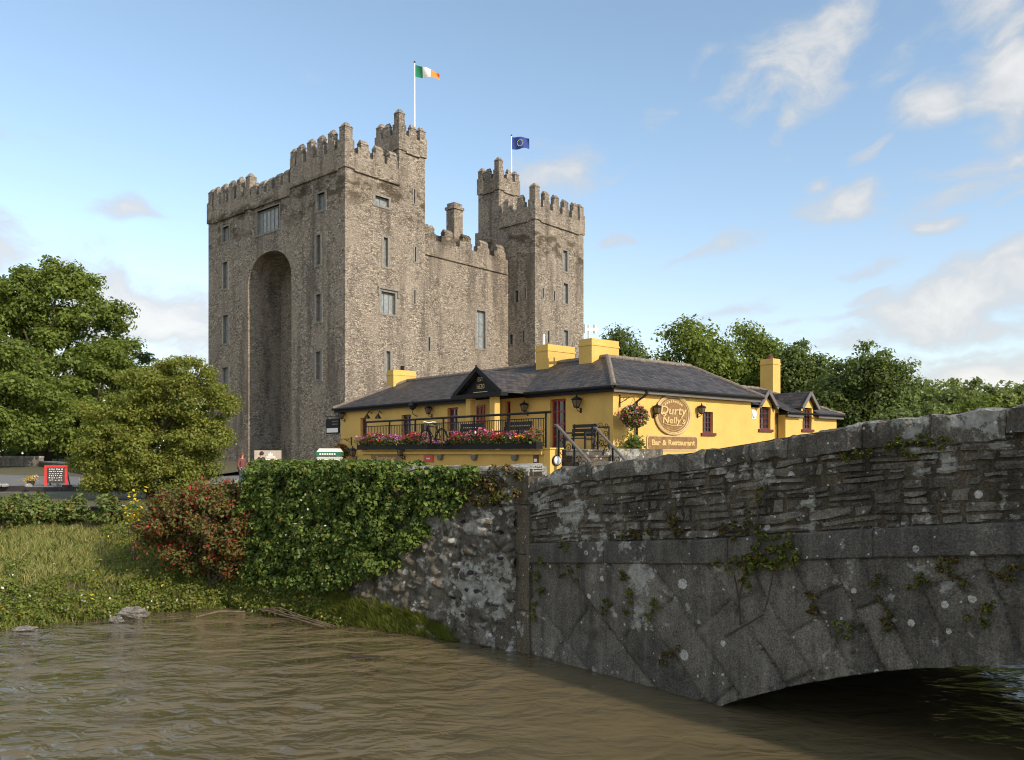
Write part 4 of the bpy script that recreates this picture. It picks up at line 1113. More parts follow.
def cut_slope(mb, x0, x1, xc, ye, ze, zr, xr1=None):
    """roof slope from eave (ye, ze) to the ridge line at y = RX, left open in front of the dormer at xc"""
    xr1 = x1 if xr1 is None else xr1
    f = lambda y: ze+(zr-ze)*(y-ye)/(RX-ye)
    a, b2, ys = xc-.6, xc+.6, ye+.55
    for (p, q) in ((x0, a), (b2, x1)): tri(mb, (p, ye, ze), (q, ye, ze), (q, ys, f(ys)), (p, ys, f(ys)))
    tri(mb, (x0, ys, f(ys)), (x1, ys, f(ys)), (xr1, RX, zr), (x0, RX, zr))
ex1, ex2 = (e1[0]+e1[1])/2, (e2[0]+e2[1])/2
cut_slope(mb, E1X-.2, E2X0+.05, ex1, E1Y-.3, E1E+.1, 5.35)
cut_slope(mb, E2X0-.25, E2X1+.3, ex2, E2Y-.3, ez2, rz2, E2X1-2.2)
tri(mb, (E2X1+.3, E2Y+.25, EE+.14+(rz2-ez2)*.55/(RX-E2Y+.3)), (E2X1-2.2, RX, rz2), (E2X1+.3, 6.5, ez2)); tri(mb, (E1X, 6.5, ez2), (E2X1+.3, 6.5, ez2), (E2X1-2.2, RX, rz2), (E1X, RX, rz2))
tri(mb, (E2X1+.3, E2Y-.3, ez2), (E2X1+.3, 6.5, ez2), (E2X1+.3, E2Y+.25, EE+.14+(rz2-ez2)*.55/(RX-E2Y+.3)))
slate_uv(mb.build('extension_roof', M['slate'], pub))
# ridge and hip tiles
mb = MB()
def tiles(p, q, r_=.12):
    p = Vector(p); q = Vector(q); n_ = max(2, int((q-p).length/.42))
    for i in range(n_):
        a = p+(q-p)*(i/n_); b2 = p+(q-p)*((i+.97)/n_)
        mb.tube([a+Vector((0, 0, rnd.uniform(-.015, .015))), b2+Vector((0, 0, .012))], r_+rnd.uniform(-.01, .01), 8)
tiles((-o, -o, ez), (RX, RX, RZ)); tiles((RX, RX, RZ), (RX, PYL-2.2, RZ)); tiles((RX, PYL-2.2, RZ), (-o, PYL+o, ez)); tiles((RX, RX, RZ), (9.4, RX, RZ)); tiles((9.4, RX, RZ), (PX1+.6, -o, ez), .09)
mb.build('ridge_tiles', M['ridge'], pub); mb = MB()
tiles((E2X0-.2, RX, rz2), (E2X1-2.2, RX, rz2), .1); tiles((E2X1-2.2, RX, rz2), (E2X1+.3, E2Y-.3, ez2), .08)
mb.build('ridge_tiles', M['ridge'], pub)
# fascia boards and gutters
mb = MB()
mb.box(-o+.04, -o+.07, -o+.04, 4.9, EV-.1, ez-.012); mb.box(-o+.04, -o+.07, 8.9, PYL+o-.05, EV-.1, ez-.012)
mb.box(-o+.08, .02, -o+.08, PYL+o-.08, EV-.03, EV+.0)
mb.build('fascia_board', M['black'], pub)
mb = MB(); mb.box(-o+.075, PX1+.45, -o+.045, -o+.07, EV-.1, ez-.014); mb.box(-o+.09, PX1+.45, -o+.075, .02, EV-.035, EV-.004)
mb.build('fascia_board', M['fascia'], pub); mb = MB(); mb.box(E2X0-.2, e2[0]-.3, E2Y-.26, E2Y-.23, EE-.1, ez2-.01); mb.build('fascia_board', M['fascia'], pub); mb = MB(); mb.box(e2[1]+.3, E2X1+.28, E2Y-.26, E2Y-.23, EE-.1, ez2-.01)
mb.build('fascia_board', M['fascia'], pub)
mb = MB()
mb.tube([(-o-.05, -o, EV+.1), (-o-.05, 4.9, EV+.1)], .065, 8); mb.build('gutter', M['black'], pub); mb = MB(); mb.tube([(-o-.05, 8.9, EV+.1), (-o-.05, PYL+o, EV+.1)], .065, 8); mb.build('gutter', M['black'], pub); mb = MB()
mb.tube([(-o, -o-.05, EV+.1), (PX1+.5, -o-.05, EV+.1)], .065, 8); mb.build('gutter', M['black'], pub); mb = MB(); mb.tube([(E2X0-.2, E2Y-.34, EE+.08), (E2X1+.3, E2Y-.34, EE+.08)], .05, 8)
mb.build('gutter', M['black'], pub)
dx_, _ = PF.hit('y', -.08, 636.5, 420)
mb = MB(); mb.tube([(dx_+.35, -o-.05, EV+.05), (dx_+.32, -o-.05, EV-.12), (dx_, -.1, EV-.42), (dx_, -.1, 0)], .05, 8); mb.build('downpipe', M['black'], pub); mb = MB()
mb.tube([(E2X0-.25, E1Y-.1, 3.6), (E2X0-.25, E1Y-.1, 0)], .045, 8)
mb.build('downpipe', M['black'], pub)
# chimneys
def chimney(x, y, a, b2, zt, name='chimney', rim=True):
    mb = MB(); mb.box(x, x+a, y, y+b2, 4.6, zt)
    mb.box(x-.03, x+a+.03, y-.03, y+b2+.03, zt-.32, zt-.24)
    c = mb.build(name, M['yellow'], pub)
    return c
c1 = chimney(2.7, 3.72, 1.83, .81, 6.8); c2 = chimney(2.6, 6.5, 1.83, .84, 6.8); c3 = chimney(2.5, 19.9, 1.62, .75, 6.62); 
c4x, _ = PF.hit('y', 2.9, 773, 380)
c4 = chimney(c4x, 2.9, .75, .8, 6.85)
mb = MB(); mb.lathe([(.13, 0), (.15, .05), (.12, .1), (.12, .28), (.15, .3)], (3.4, 20.3, 6.62), 10); mb.build('chimney_pot', M['black'], c3)
mb = MB(); mb.lathe([(.16, 0), (.2, .04), (.2, .1), (.1, .22)], (c4x+.37, 3.3, 6.85), 10); mb.build('chimney_pot', M['maroon'], c4)
mb = MB()
mb.bar((2.9, 4.1, 6.7), (2.9, 4.1, 7.45), .07); mb.bar((2.65, 4.1, 7.2), (3.5, 4.1, 7.3), .09); mb.bar((3.3, 4.1, 7.1), (3.3, 4.1, 7.5), .1); mb.bar((2.65, 4.1, 7.05), (2.65, 4.1, 7.45), .08)
mb.build('roof_aerial', M['white'], c1)
mb = MB(); mb.tube([(2.8, 7.0, 6.8), (2.8, 7.0, 7.35)], .05, 8); mb.build('roof_aerial', M['white'], c2)
# doors and windows of the front
def fdoor_win(h, nx, nz, name): return window(pub, O_, Y_, X_, h, .2, M['red'], M['glass'], nx, nz, .085, name)
fdoor_win(fdoor[0], 3, 4, 'door'); fdoor_win(fdoor[1], 2, 4, 'door'); fdoor_win(fdoor[2], 2, 3, 'window'); 
window(pub, O_, Y_, X_, fdoor[3], .2, M['maroon'], M['glass'], 2, 3, .1, 'window'); fdoor_win(fdoor[4], 1, 2, 'door')
def sash(h, O, nx=3, nz=4):
    w_ = window(pub, O, X_, Y_, h, .16, M['maroon'], M['glass'], nx, nz, .07)
    mb = MB(); mb.box(h[0]-.14, h[1]+.14, O[1]-.09, O[1]+.1, h[2]-.13, h[2]-.003); mb.build('sill', M['maroon'], w_)
sash(rwin[0], O_); sash(e1, (0, E1Y, 0)); sash(e2, (0, E2Y, 0))
# porch with its black gable
PG = -1.5
gy0, gz0 = PF.hit('x', PG, 505, 390.5); gy1, _ = PF.hit('x', PG, 456, 393); gy0 += .12; gy1 -= .22; gyc = (gy0+gy1)/2-.02; _, gzp = PF.hit('x', PG, 473.5, 368)
gz0 = 4.2; gzp = 5.3
porch_p = []
mb = MB()
for s, ye in ((-1, gy0-.12), (1, gy1+.12)):
    tri(mb, (PG-.25, ye, gz0-.02), (PG-.25, gyc, gzp), (RX-.4, gyc, gzp), (RX-2.6, ye, gz0+.02))
slate_uv(mb.build('porch_roof', M['slate'], pub))
mb = MB(); mb.prism([(PG, gy0, gz0+.02), (PG, gy1, gz0+.02), (PG, gyc, gzp-.1)], (.12, 0, 0))
for ye in (gy0-.1, gy1+.1): mb.bar((PG-.24, ye, gz0+.0), (PG-.24, gyc, gzp+.02), .05, .19)
mb.bar((PG-.1, gy0-.2, gz0-.06), (PG-.1, gy1+.2, gz0-.06), .4, .16)
mb.bar((PG-.24, gyc, gzp-.1), (PG-.24, gyc, gzp+.18), .07)
gb = mb.build('porch_gable', M['black'], pub)
GM = basis((PG-.02, gyc-.0, gz0+.62), (0, -1, 0), (0, 0, 1))
text('EST', .26, M['gold'], gb, basis((PG-.015, gyc, gz0+.66), (0, -1, 0), (0, 0, 1))); text('1620', .30, M['gold'], gb, basis((PG-.015, gyc, gz0+.34), (0, -1, 0), (0, 0, 1)))
mb = MB(); mb.box(PG-.02, PG-.005, gyc-.5, gyc+.5, gz0+.09, gz0+.12); mb.build('gilt_line', M['gold'], gb)
for px in (469.5, 493.5):
    mb = MB(); y_, _ = PF.hit('x', PG+.1, px, 420); mb.box(PG+.02, PG+.32, y_-.17, y_+.17, TF, gz0-.145); mb.build('porch_post', M['yellow_dull'], pub)
mb = MB(); py_, _ = PF.hit('x', -.75, 486, 420); yA, _ = PF.hit('x', -.6, 471, 420); yB, _ = PF.hit('x', -.6, 494.5, 420)
mb.box(-.62, -.02, yB+.25, yA-.1, TF, 4.05); mb.build('porch_wall', M['yellow_dull'], pub)
pd0, _ = PF.hit('x', -.66, 477.5, 410); pd1, _ = PF.hit('x', -.66, 483, 410)
_po = window(pub, (-.68, 0, 0), Y_, X_, (min(pd0, pd1)-.1, max(pd0, pd1)+.1, TF, TF+2.05), .06, M['red'], M['glass'], 2, 3, .09, 'door')

# ---- terrace in front of the pub
TX = -6.0; TY0, TY1 = -2.55, 9.0
terr = thing('terrace', 'raised yellow-walled pub terrace with pale cap and stone steps at its right end', 'terrace', PF.o, PA)
mb = MB(); mb.box(TX+.02, -.012, TY0+.1, TY1, -.05, TF-.02); mb.build('floor', M['paving'], terr)
mb = MB(); mb.quad((TX, TY0+.1, 0), (TX, TY1+.02, 0), (TX, TY1+.02, TF-.22), (TX, TY0+.1, TF-.22)); mb.quad((TX, TY1+.02, 0), (0, TY1+.02, 0), (0, TY1+.02, TF-.22), (TX, TY1+.02, TF-.22))
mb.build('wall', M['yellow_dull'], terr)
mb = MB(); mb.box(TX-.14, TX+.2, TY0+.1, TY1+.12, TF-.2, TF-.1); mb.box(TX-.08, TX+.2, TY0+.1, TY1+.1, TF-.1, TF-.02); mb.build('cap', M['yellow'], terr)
px0, _ = PF.hit('y', TY0-.2, 550, 460); px1, _ = PF.hit('y', TY0-.2, 562, 460)
mb = MB(); mb.box(px0, px1, TY0-.2, TY0+.09, 0, TF-.03); mb.box(px0-.04, px1+.04, TY0-.24, TY0+.09, TF-.027, TF+.02); pil = mb.build('pillar', M['yellow'], terr)
_, pzc = PF.hit('y', TY0-.2, 556, 460.5); pxc = (px0+px1)/2
mb = MB(); mb.prism([(pxc+.19*math.cos(a*math.pi/10), TY0-.26, pzc+.17*math.sin(a*math.pi/10)) for a in range(20)], (0, .058, 0)); mb.build('lamp_rim', M['iron'], pil)
mb = MB(); mb.lathe([(.15, 0), (.135, .03), (.08, .06), (.02, .075)], (0, 0, 0), 16)
o_ = mb.build('lamp_glass', M['white'], pil); o_.data.transform(Matrix.Translation((pxc, TY0-.26, pzc)) @ Matrix.Rotation(R(90), 4, 'X'))
mb = MB()
for px in (440.5, 474.5, 515):
    y_, z_ = PF.hit('x', TX-.05, px, 456.5)
    mb.prism([(TX-.13, y_+.13*math.cos(a*math.pi/8), z_+.15*math.sin(a*math.pi/8)) for a in range(16)], (.125, 0, 0))
    mb.build('bulkhead_lamp', M['fascia'], terr); mb = MB()
# steps falling away to the right
SX0, SX1 = px1+.06, -3.6
ST_Y = TY0
for i in range(6):
    mb = MB(); zt = TF-.03-.2*i; y0 = ST_Y-.3*(i+1)
    mb.box(SX0, SX1, y0-.03, y0+.3-.002, -.05, zt-.07); mb.box(SX0-.03, SX1+.03, y0-.06, y0+.3-.004, zt-.066, zt)
    mb.build('step', M['mortar'] if i % 2 else M['coping'], terr)
mb = MB(); mb.box(SX1+.06, -.05, TY0+.02, TY0+.32, 0, TF); mb.box(SX1+.06, SX1+.4, ST_Y-2.0, ST_Y-.01, 0, 1.1); mb.build('side_wall', M['parapet'], terr)
mb = MB(); mb.box(SX1+.45, 3.6, -2.7, -.012, -.05, 1.5); mb.build('planting_bed', M['parapet'], terr)

# railing along the terrace edge
rail = thing('balcony_railing', 'black iron railing above the flowers along the front edge of the terrace', 'railing', PF.o, PA)
ry0, ry1 = TY0+.05, 8.75
mb = MB(); mb.tube([(TX+.02, ry0-.25, TF+1.17), (TX+.02, ry1, TF+1.17)], .042, 8); mb.build('top_rail', M['iron'], rail)
mb = MB(); mb.bar((TX+.02, ry0, TF+.98), (TX+.02, ry1, TF+.98), .03); mb.bar((TX+.02, ry0, TF+.08), (TX+.02, ry1, TF+.08), .03)
y_ = ry0+.12
while y_ < ry1-.1:
    mb.bar((TX+.02, y_, TF+.08), (TX+.02, y_, TF+.98), .017); y_ += .12
mb.build('balusters', M['iron'], rail)
for i in range(7):
    y_ = ry0+(ry1-ry0)*i/6; mb = MB(); mb.bar((TX+.02, y_, TF-.02), (TX+.02, y_, TF+1.15), .05); mb.build('post', M['iron'], rail)

def scroll(c, r_, u, v, turns=1.5, s=1):
    return [Vector(c)+Vector(u)*(r_*(1-k/22)*math.cos(s*k/22*turns*2*math.pi))+Vector(v)*(r_*(1-k/22)*math.sin(s*k/22*turns*2*math.pi)) for k in range(20)]
def handrail(x, y0, y1, z0, z1, label):
    t_ = thing('handrail', label, 'handrail', PF.o, PA, 'iron handrails on the terrace steps')
    mb = MB(); mb.tube([(x, y0+.1, z0), (x, y0, z0), (x, y1, z1), (x, y1-.12, z1-.1), (x, y1-.14, z1-.3)], .05, 8); mb.build('rail', M['fascia'], t_)
    for f in (.06, .55, .97):
        mb = MB(); yy = y0+(y1-y0)*f; zz = z0+(z1-z0)*f; mb.bar((x, yy, max(.2, zz-1.02)), (x, yy, zz), .045); mb.build('post', M['iron'], t_)
    mb = MB()
    for f in (.2, .38, .7, .85):
        yy = y0+(y1-y0)*f; zz = z0+(z1-z0)*f
        for dz in (.3, .62): mb.tube(scroll((x, yy, zz-dz), .14, Y_, (0, 0, 1), 1.4, 1 if dz < .5 else -1), .012, 5)
    mb.build('scrollwork', M['iron'], t_)
ya, za = PF.hit('x', -5.7, 557, 425.5); yb, zb_ = PF.hit('x', -5.7, 589, 461)
handrail(-5.7, ya, yb, za, zb_, 'left dark handrail beside the yellow pillar with its round lamp')
ya, za = PF.hit('x', -3.65, 596, 428); yb, zb_ = PF.hit('x', -3.65, 627, 462)
handrail(-3.65, ya, yb, za, zb_, 'right dark handrail rising in front of the bench and house corner')
# scrolled iron panel between bench and steps
pan = thing('iron_panel', 'scrolled black iron panel between the bench and the right handrail', 'panel', PF.o, PA)
pa, pz = PF.hit('x', -2.6, 592, 427.5); pb, _ = PF.hit('x', -2.6, 609, 428)
mb = MB(); y0, y1 = min(pa, pb), max(pa, pb)
mb.bar((-2.6, y0, pz), (-2.6, y1, pz), .05); mb.bar((-2.6, y0, TF), (-2.6, y0, pz), .035); mb.bar((-2.6, y1, TF), (-2.6, y1, pz), .035); mb.bar((-2.6, y0, TF+.1), (-2.6, y1, TF+.1), .03)
mb.build('frame', M['iron'], pan)
mb = MB()
for i in range(3):
    for j in range(3):
        mb.tube(scroll((-2.6, y0+(y1-y0)*(i+.5)/3, TF+.22+.3*j), .13, Y_, (0, 0, 1), 1.5, 1 if (i+j) % 2 else -1), .013, 5)
mb.build('scrollwork', M['iron'], pan)
def bench(yc, x, L, label, group=None):
    t_ = thing('bench', label, 'bench', PF.W(x, yc, TF-.02), PA, group)
    mb = MB()
    for i in range(4): mb.box(-.45+.13*i, -.45+.13*i+.1, -L/2, L/2, .42, .46)
    mb.build('seat', M['timber'], t_)
    mb = MB()
    for i in range(3): mb.box(.06+.03*i, .09+.03*i, -L/2, L/2, .52+.17*i, .65+.17*i)
    mb.build('backrest', M['timber'], t_)
    for s in (-1, 1):
        mb = MB(); y_ = s*(L/2-.08)
        mb.bar((-.42, y_, 0), (-.42, y_, .64), .06); mb.bar((.05, y_, 0), (.16, y_, 1.0), .06); mb.bar((-.45, y_, .64), (.1, y_, .66), .07); mb.bar((-.42, y_, .38), (.06, y_, .38), .05)
        mb.build('leg', M['iron'], t_)
    return t_
ba, bz = PF.hit('x', -1.1, 574, 430); bb, _ = PF.hit('x', -1.1, 598, 430)
b_ = bench((ba+bb)/2, -1.3, abs(bb-ba), 'dark slatted bench against the wall under the lantern right of the red door')
for (px, lab) in ((478, 'left dark slatted bench half hidden by flowers, before the porch'), (524, 'right dark slatted bench half hidden by flowers, left of the red door')):
    y_, _ = PF.hit('x', -4.6, px, 440); bench(y_, -5.0, 1.5, lab, 'slatted benches behind the flower trough')

# flower trough along the terrace edge
def petals(n, P, size, mats, mi, name, parent, tilt=.6, jit=.25):
    """n small bent four-point leaves or petals at points P (n,3)"""
    P = np.asarray(P); n = len(P)
    nr = rng.normal(size=(n, 3)); nr[:, 2] = np.abs(nr[:, 2])+tilt; nr /= np.linalg.norm(nr, axis=1)[:, None]
    a = np.cross(nr, rng.normal(size=(n, 3))); a /= np.linalg.norm(a, axis=1)[:, None]; b = np.cross(nr, a)
    s = (size*rng.uniform(1-jit*1.5, 1+jit*1.5, n))[:, None]
    V = np.stack([P-a*s, P-b*s*.55+nr*s*.12, P+a*s, P+b*s*.55+nr*s*.12], 1).reshape(-1, 3)
    F = np.arange(4*n).reshape(n, 4)
    return np_mesh(name, V, F, mats, parent, mi=mi)
bc, bzc = PF.hit('x', TX-.4, 435.5, 434)
trough = thing('flower_trough', 'long black trough of pink, purple and orange flowers along the terrace edge', 'flower box', PF.o, PA)
mb = MB(); 
mb.box(TX-.34, TX-.06, TY0+.12, 8.9, TF-.015, TF+.2); mb.build('trough', M['black'], trough)
n = 9000; yy = rng.uniform(TY0+.1, 8.95, n); hgt = (.16+.3*(.55+.45*np.sin(yy*3.1)*np.sin(yy*1.3+1)))*np.where(np.abs(yy-bc) < .75, .3, 1)
P = np.stack([TX-.2+rng.normal(0, .13, n), yy, TF+.17+hgt*rng.uniform(0, 1, n)**.8], 1)
petals(n, P, .05, M['leaf_hedge'], None, 'leaves', trough)
n = 3700; yy = rng.uniform(TY0+.1, 8.95, n); hgt = (.2+.32*(.55+.45*np.sin(yy*3.1)*np.sin(yy*1.3+1)))*np.where(np.abs(yy-bc) < .75, .3, 1)
P = np.stack([TX-.22+rng.normal(0, .15, n), yy, TF+.2+hgt*rng.uniform(.25, 1, n)], 1)
zone = .5+.5*np.sin(yy*2.3)+rng.normal(0, .35, n)
mi = np.where(zone > .75, 0, np.where(zone > .3, 1, 2)); y_or = PF.hit('x', TX, 532, 440)[0]
mi = np.where(np.abs(yy-y_or) < .42, np.where(rng.random(n) < .7, 3, mi), mi); mi = np.where(rng.random(n) < .07, 4, mi)
petals(n, P, .05, [M['fl_pink'], M['fl_purple'], M['fl_red'], M['fl_orange'], M['fl_white']], mi, 'flowers', trough)

# black bicycle hung in front of the railing
bc, bzc = PF.hit('x', TX-.4, 435.5, 434)
bike = thing('bicycle', 'old black bicycle standing among the flowers in front of the railing', 'bicycle', PF.W(TX-.5, bc, TF+.02), PA)
wr = .34; wb = .52
for s in (-1, 1):
    mb = MB(); mb.tube([(0, s*wb+wr*math.cos(a*math.pi/14), wr+wr*math.sin(a*math.pi/14)) for a in range(29)], .022, 6); wh = mb.build('wheel', M['iron'], bike)
    mb = MB()
    for k in range(10): mb.tube([(0, s*wb, wr), (0, s*wb+wr*math.cos(k*math.pi/5), wr+wr*math.sin(k*math.pi/5))], .004, 4)
    mb.build('spokes', M['fascia'], wh)
    mb = MB(); mb.tube([(0, s*wb+(wr+.05)*math.cos(a*math.pi/14), wr+(wr+.05)*math.sin(a*math.pi/14)) for a in range(3, 17)], .02, 6); mb.build('mudguard', M['iron'], bike)
mb = MB()
for p, q in (((0, -.52, wr), (0, -.1, wr-.02)), ((0, -.52, wr), (0, -.2, .78)), ((0, -.1, wr-.02), (0, -.22, .84)), ((0, -.1, wr-.02), (0, .33, .78)), ((0, -.2, .78), (0, .33, .84)), ((0, .31, .92), (0, .52, wr))): mb.tube([p, q], .02, 6)
mb.build('frame', M['iron'], bike)
mb = MB(); mb.tube([(-.28, .22, .98), (-.2, .3, 1.0), (0, .32, .96), (.2, .3, 1.0), (.28, .22, .98)], .016, 6); mb.build('handlebar', M['pole_white'], bike)
mb = MB(); mb.box(-.11, .11, -.36, -.2, .86, .9); mb.box(-.04, .04, -.2, -.06, .865, .895); mb.build('saddle', M['timber'], bike)
mb = MB(); mb.box(-.14, .14, .4, .62, .68, .9); mb.build('basket', M['timber'], bike)
mb = MB(); mb.prism([(.03, -.1+.1*math.cos(a*math.pi/8), .32+.1*math.sin(a*math.pi/8)) for a in range(16)], (.01, 0, 0)); mb.bar((.08, -.1, .32), (.08, -.05, .16), .02); mb.bar((-.08, -.1, .32), (-.08, -.15, .48), .02); mb.build('crank', M['fascia'], bike)

# ---- lanterns and signs on the pub
def lantern_root():
    """wall lantern; local -y is away from the wall, bracket on the wall at y=0"""
    t_ = thing('wall_lantern', None, 'lantern')
    mb = MB(); mb.box(-.05, .05, -.02, -.002, -.42, -.2); mb.tube([(0, -.02, -.3), (0, -.12, -.36), (0, -.24, -.3), (0, -.28, -.2)], .018, 6); mb.tube([(0, -.02, -.22), (0, -.15, -.2), (0, -.28, -.2)], .014, 6)
    mb.build('bracket', M['iron'], t_)
    mb = MB()
    def ring(z, a): return [(x*a, -.28+y*a, z) for x, y in ((-1, -1), (1, -1), (1, 1), (-1, 1))]
    lo, hi = ring(-.16, .09), ring(.16, .155)
    for k in range(4): mb.bar(lo[k], hi[k], .022); mb.bar(lo[k], lo[(k+1) % 4], .03); mb.bar(hi[k], hi[(k+1) % 4], .035)
    ap_ = (0, -.28, .36); r1 = ring(.17, .2); r2 = ring(.27, .09)
    mb.add(r1+r2, [(0, 1, 5, 4), (1, 2, 6, 5), (2, 3, 7, 6), (3, 0, 4, 7), (4, 5, 6, 7), (3, 2, 1, 0)])
    mb.lathe([(.05, .27), (.06, .31), (.025, .34), (.03, .37), (.008, .43)], (0, -.28, 0), 8); mb.box(-.08, .08, -.36, -.2, -.2, -.16)
    mb.build('lantern_case', M['iron'], t_)
    mb = MB(); a_, b2 = ring(-.15, .082), ring(.15, .145); mb.add(a_+b2, [(0, 1, 5, 4), (1, 2, 6, 5), (2, 3, 7, 6), (3, 0, 4, 7)]); mb.build('lantern_glass', M['lamp_glass'], t_)
    return t_
lan0 = lantern_root(); used = False
def lantern(ax, c, px, py, label, sc_=1.0):
    global used
    t_ = copy_tree(lan0) if used else lan0; used = True
    a, z = PF.hit(ax, c, px, py)
    t_.location = PF.W(c, a, z) if ax == 'x' else PF.W(a, c, z)
    t_.rotation_euler = (0, 0, PA-math.pi/2 if ax == 'x' else PA); t_.scale = (sc_*.68,)*3
    tag(t_, label, 'lantern', 'black wall lanterns on the pub')
lantern('x', 0, 581, 403.5, 'black wall lantern above the bench right of the red door', 1.35)
lantern('x', 0, 528, 408, 'black wall lantern between the porch and the glazed red door', 1.2)
lantern('x', 0, 432, 411, 'black wall lantern above the bicycle handlebars', 1.2)
lantern('x', 0, 345, 416, 'black wall lantern at the far left end of the pub wall', 1.25)
lantern('x', TX, 357, 453, 'black lantern at the left end of the terrace wall, under the flowers', 1.1)
lantern('x', TX, 405, 452, 'black lantern on the terrace wall right of the lettered board', 1.1)
lantern('y', 0, 653, 410.5, 'black wall lantern left of the round pub sign', 1.15)
lantern('y', 0, 697.5, 410.5, 'black wall lantern right of the round pub sign', 1.15)
# fan-shaped black lamp and the swan neck lights left of it
a, z = PF.hit('x', 0, 417.5, 408)
t_ = thing('wall_lamp', 'black fan-topped wall lamp left of the lantern over the bicycle', 'lamp', PF.W(0, a, z), PA-math.pi/2)
mb = MB(); mb.lathe([(.05, -.12), (.14, -.05), (.26, .12), (.22, .22), (.12, .3), (.03, .34)], (0, -.3, 0), 10); mb.build('lamp_shade', M['iron'], t_)
mb = MB(); mb.tube([(0, -.3, -.1), (0, -.3, -.3), (0, -.1, -.42), (0, -.005, -.42)], .022, 6); mb.build('bracket', M['iron'], t_)
t_ = thing('swan_neck_light', 'pair of black swan-neck lights on curling arms above the left railing', 'light', PF.o, PA)
for (pxa, pxb) in ((382, 378), (372, 367)):
    ya, za = PF.hit('x', 0, pxa, 413.5); yb, zb_ = PF.hit('x', -.5, pxb, 416)
    mb = MB(); mb.tube([(-.01, ya, za), (-.15, ya+.02, za+.14), (-.32, (ya+yb)/2, za+.02), (-.45, yb-.05, zb_+.25), (-.5, yb, zb_+.05)], .025, 6); mb.build('arm', M['iron'], t_)
    mb = MB(); mb.lathe([(.05, .1), (.09, .03), (.18, -.1), (.19, -.14)], (-.5, yb, zb_), 10); mb.build('lamp_shade', M['iron'], t_)

# round sign and name board on the bright side wall
sx, sz = PF.hit('y', 0, 672, 415); sr = abs(PF.hit('y', 0, 689.5, 415)[0]-PF.hit('y', 0, 654.5, 415)[0])/2
sg = thing('round_sign', 'big round brown pub sign with cream lettering on the yellow side wall', 'sign', PF.W(sx, 0, sz), PA)
sz_r = 19.2*(PF.W(sx, 0, 0).y)/FPX; sg.scale = (sr/sz_r, 1, 1); sr = sz_r
mb = MB()
def disc(mb, r_, y0, y1, n=40, z=0): mb.prism([(r_*math.cos(2*math.pi*k/n), y0, z+r_*1.03*math.sin(2*math.pi*k/n)) for k in range(n)], (0, y1-y0, 0))
disc(mb, sr, -.06, -.004); mb.build('board', M['signbrown'], sg)
for (r_, wd, m_) in ((sr*.985, .045, 'cream'), (sr*.9, .02, 'gold'), (sr*.78, .008, 'gold')):
    mb = MB(); mb.tube([(r_*math.cos(2*math.pi*k/40), -.07, r_*1.03*math.sin(2*math.pi*k/40)) for k in range(41)], wd, 6, caps=False); mb.build('rim', M[m_], sg)
def sgn(body, size, x, z, m_='gold', sh=.15, off=.006, par=sg, y=-.07): return text(body, size, M[m_], par, basis((x, y, z), (1, 0, 0), (0, 0, 1)), shear=sh, offset=off, extrude=.02)
s_ = sz_r/.95
sgn('Durty', .58*s_, -.02, .20*s_); sgn("Nelly's", .46*s_, .01, -.28*s_); 
mb = MB(); mb.tube([(-.5*s_, -.075, .12*s_), (-.62*s_, -.075, .0), (-.5*s_, -.075, -.1*s_), (-.4*s_, -.075, .02)], .03, 6); mb.tube([(-.45*s_, -.075, -.45*s_), (-.1*s_, -.075, -.52*s_), (.45*s_, -.075, -.5*s_)], .022, 6)
mb.build('flourish', M['gold'], sg)
mb = MB()
for k in range(9):
    th = R(132-k*10.5); mb.bar((sr*.7*math.cos(th)-.02, -.065, sr*.7*math.sin(th)), (sr*.7*math.cos(th)+.045, -.065, sr*.7*math.sin(th)+.01), .02, .09)
mb.build('arc_of_small_marks', M['gold'], sg)
bx0, bz1 = PF.hit('y', 0, 646, 436.5); bx1, bz0 = PF.hit('y', 0, 697, 449)
bxc, bzc2 = (bx0+bx1)/2, (bz0+bz1)/2; bw_ = (bx1-bx0)/2; bh_ = .33
nb = thing('name_board', 'long brown Bar & Restaurant board below the round sign', 'sign', PF.W(bxc, 0, bzc2), PA)
def pl(w_, h_, c): return [(-w_+c, -h_), (w_-c, -h_), (w_, -h_+c), (w_, h_-c), (w_-c, h_), (-w_+c, h_), (-w_, h_-c), (-w_, -h_+c)]
mb = MB(); mb.prism([(x, -.05, z) for x, z in pl(bw_, bh_, .1)], (0, .046, 0)); mb.build('rim', M['cream'], nb)
mb = MB(); mb.prism([(x, -.062, z) for x, z in pl(bw_-.07, bh_-.07, .08)], (0, .02, 0)); mb.build('board', M['signbrown'], nb)
text('Bar & Restaurant', .32, M['gold'], nb, basis((0, -.07, .0), (1, 0, 0), (0, 0, 1)) @ Matrix.Diagonal((1.32, 1, 1, 1)), offset=.01, extrude=.01)
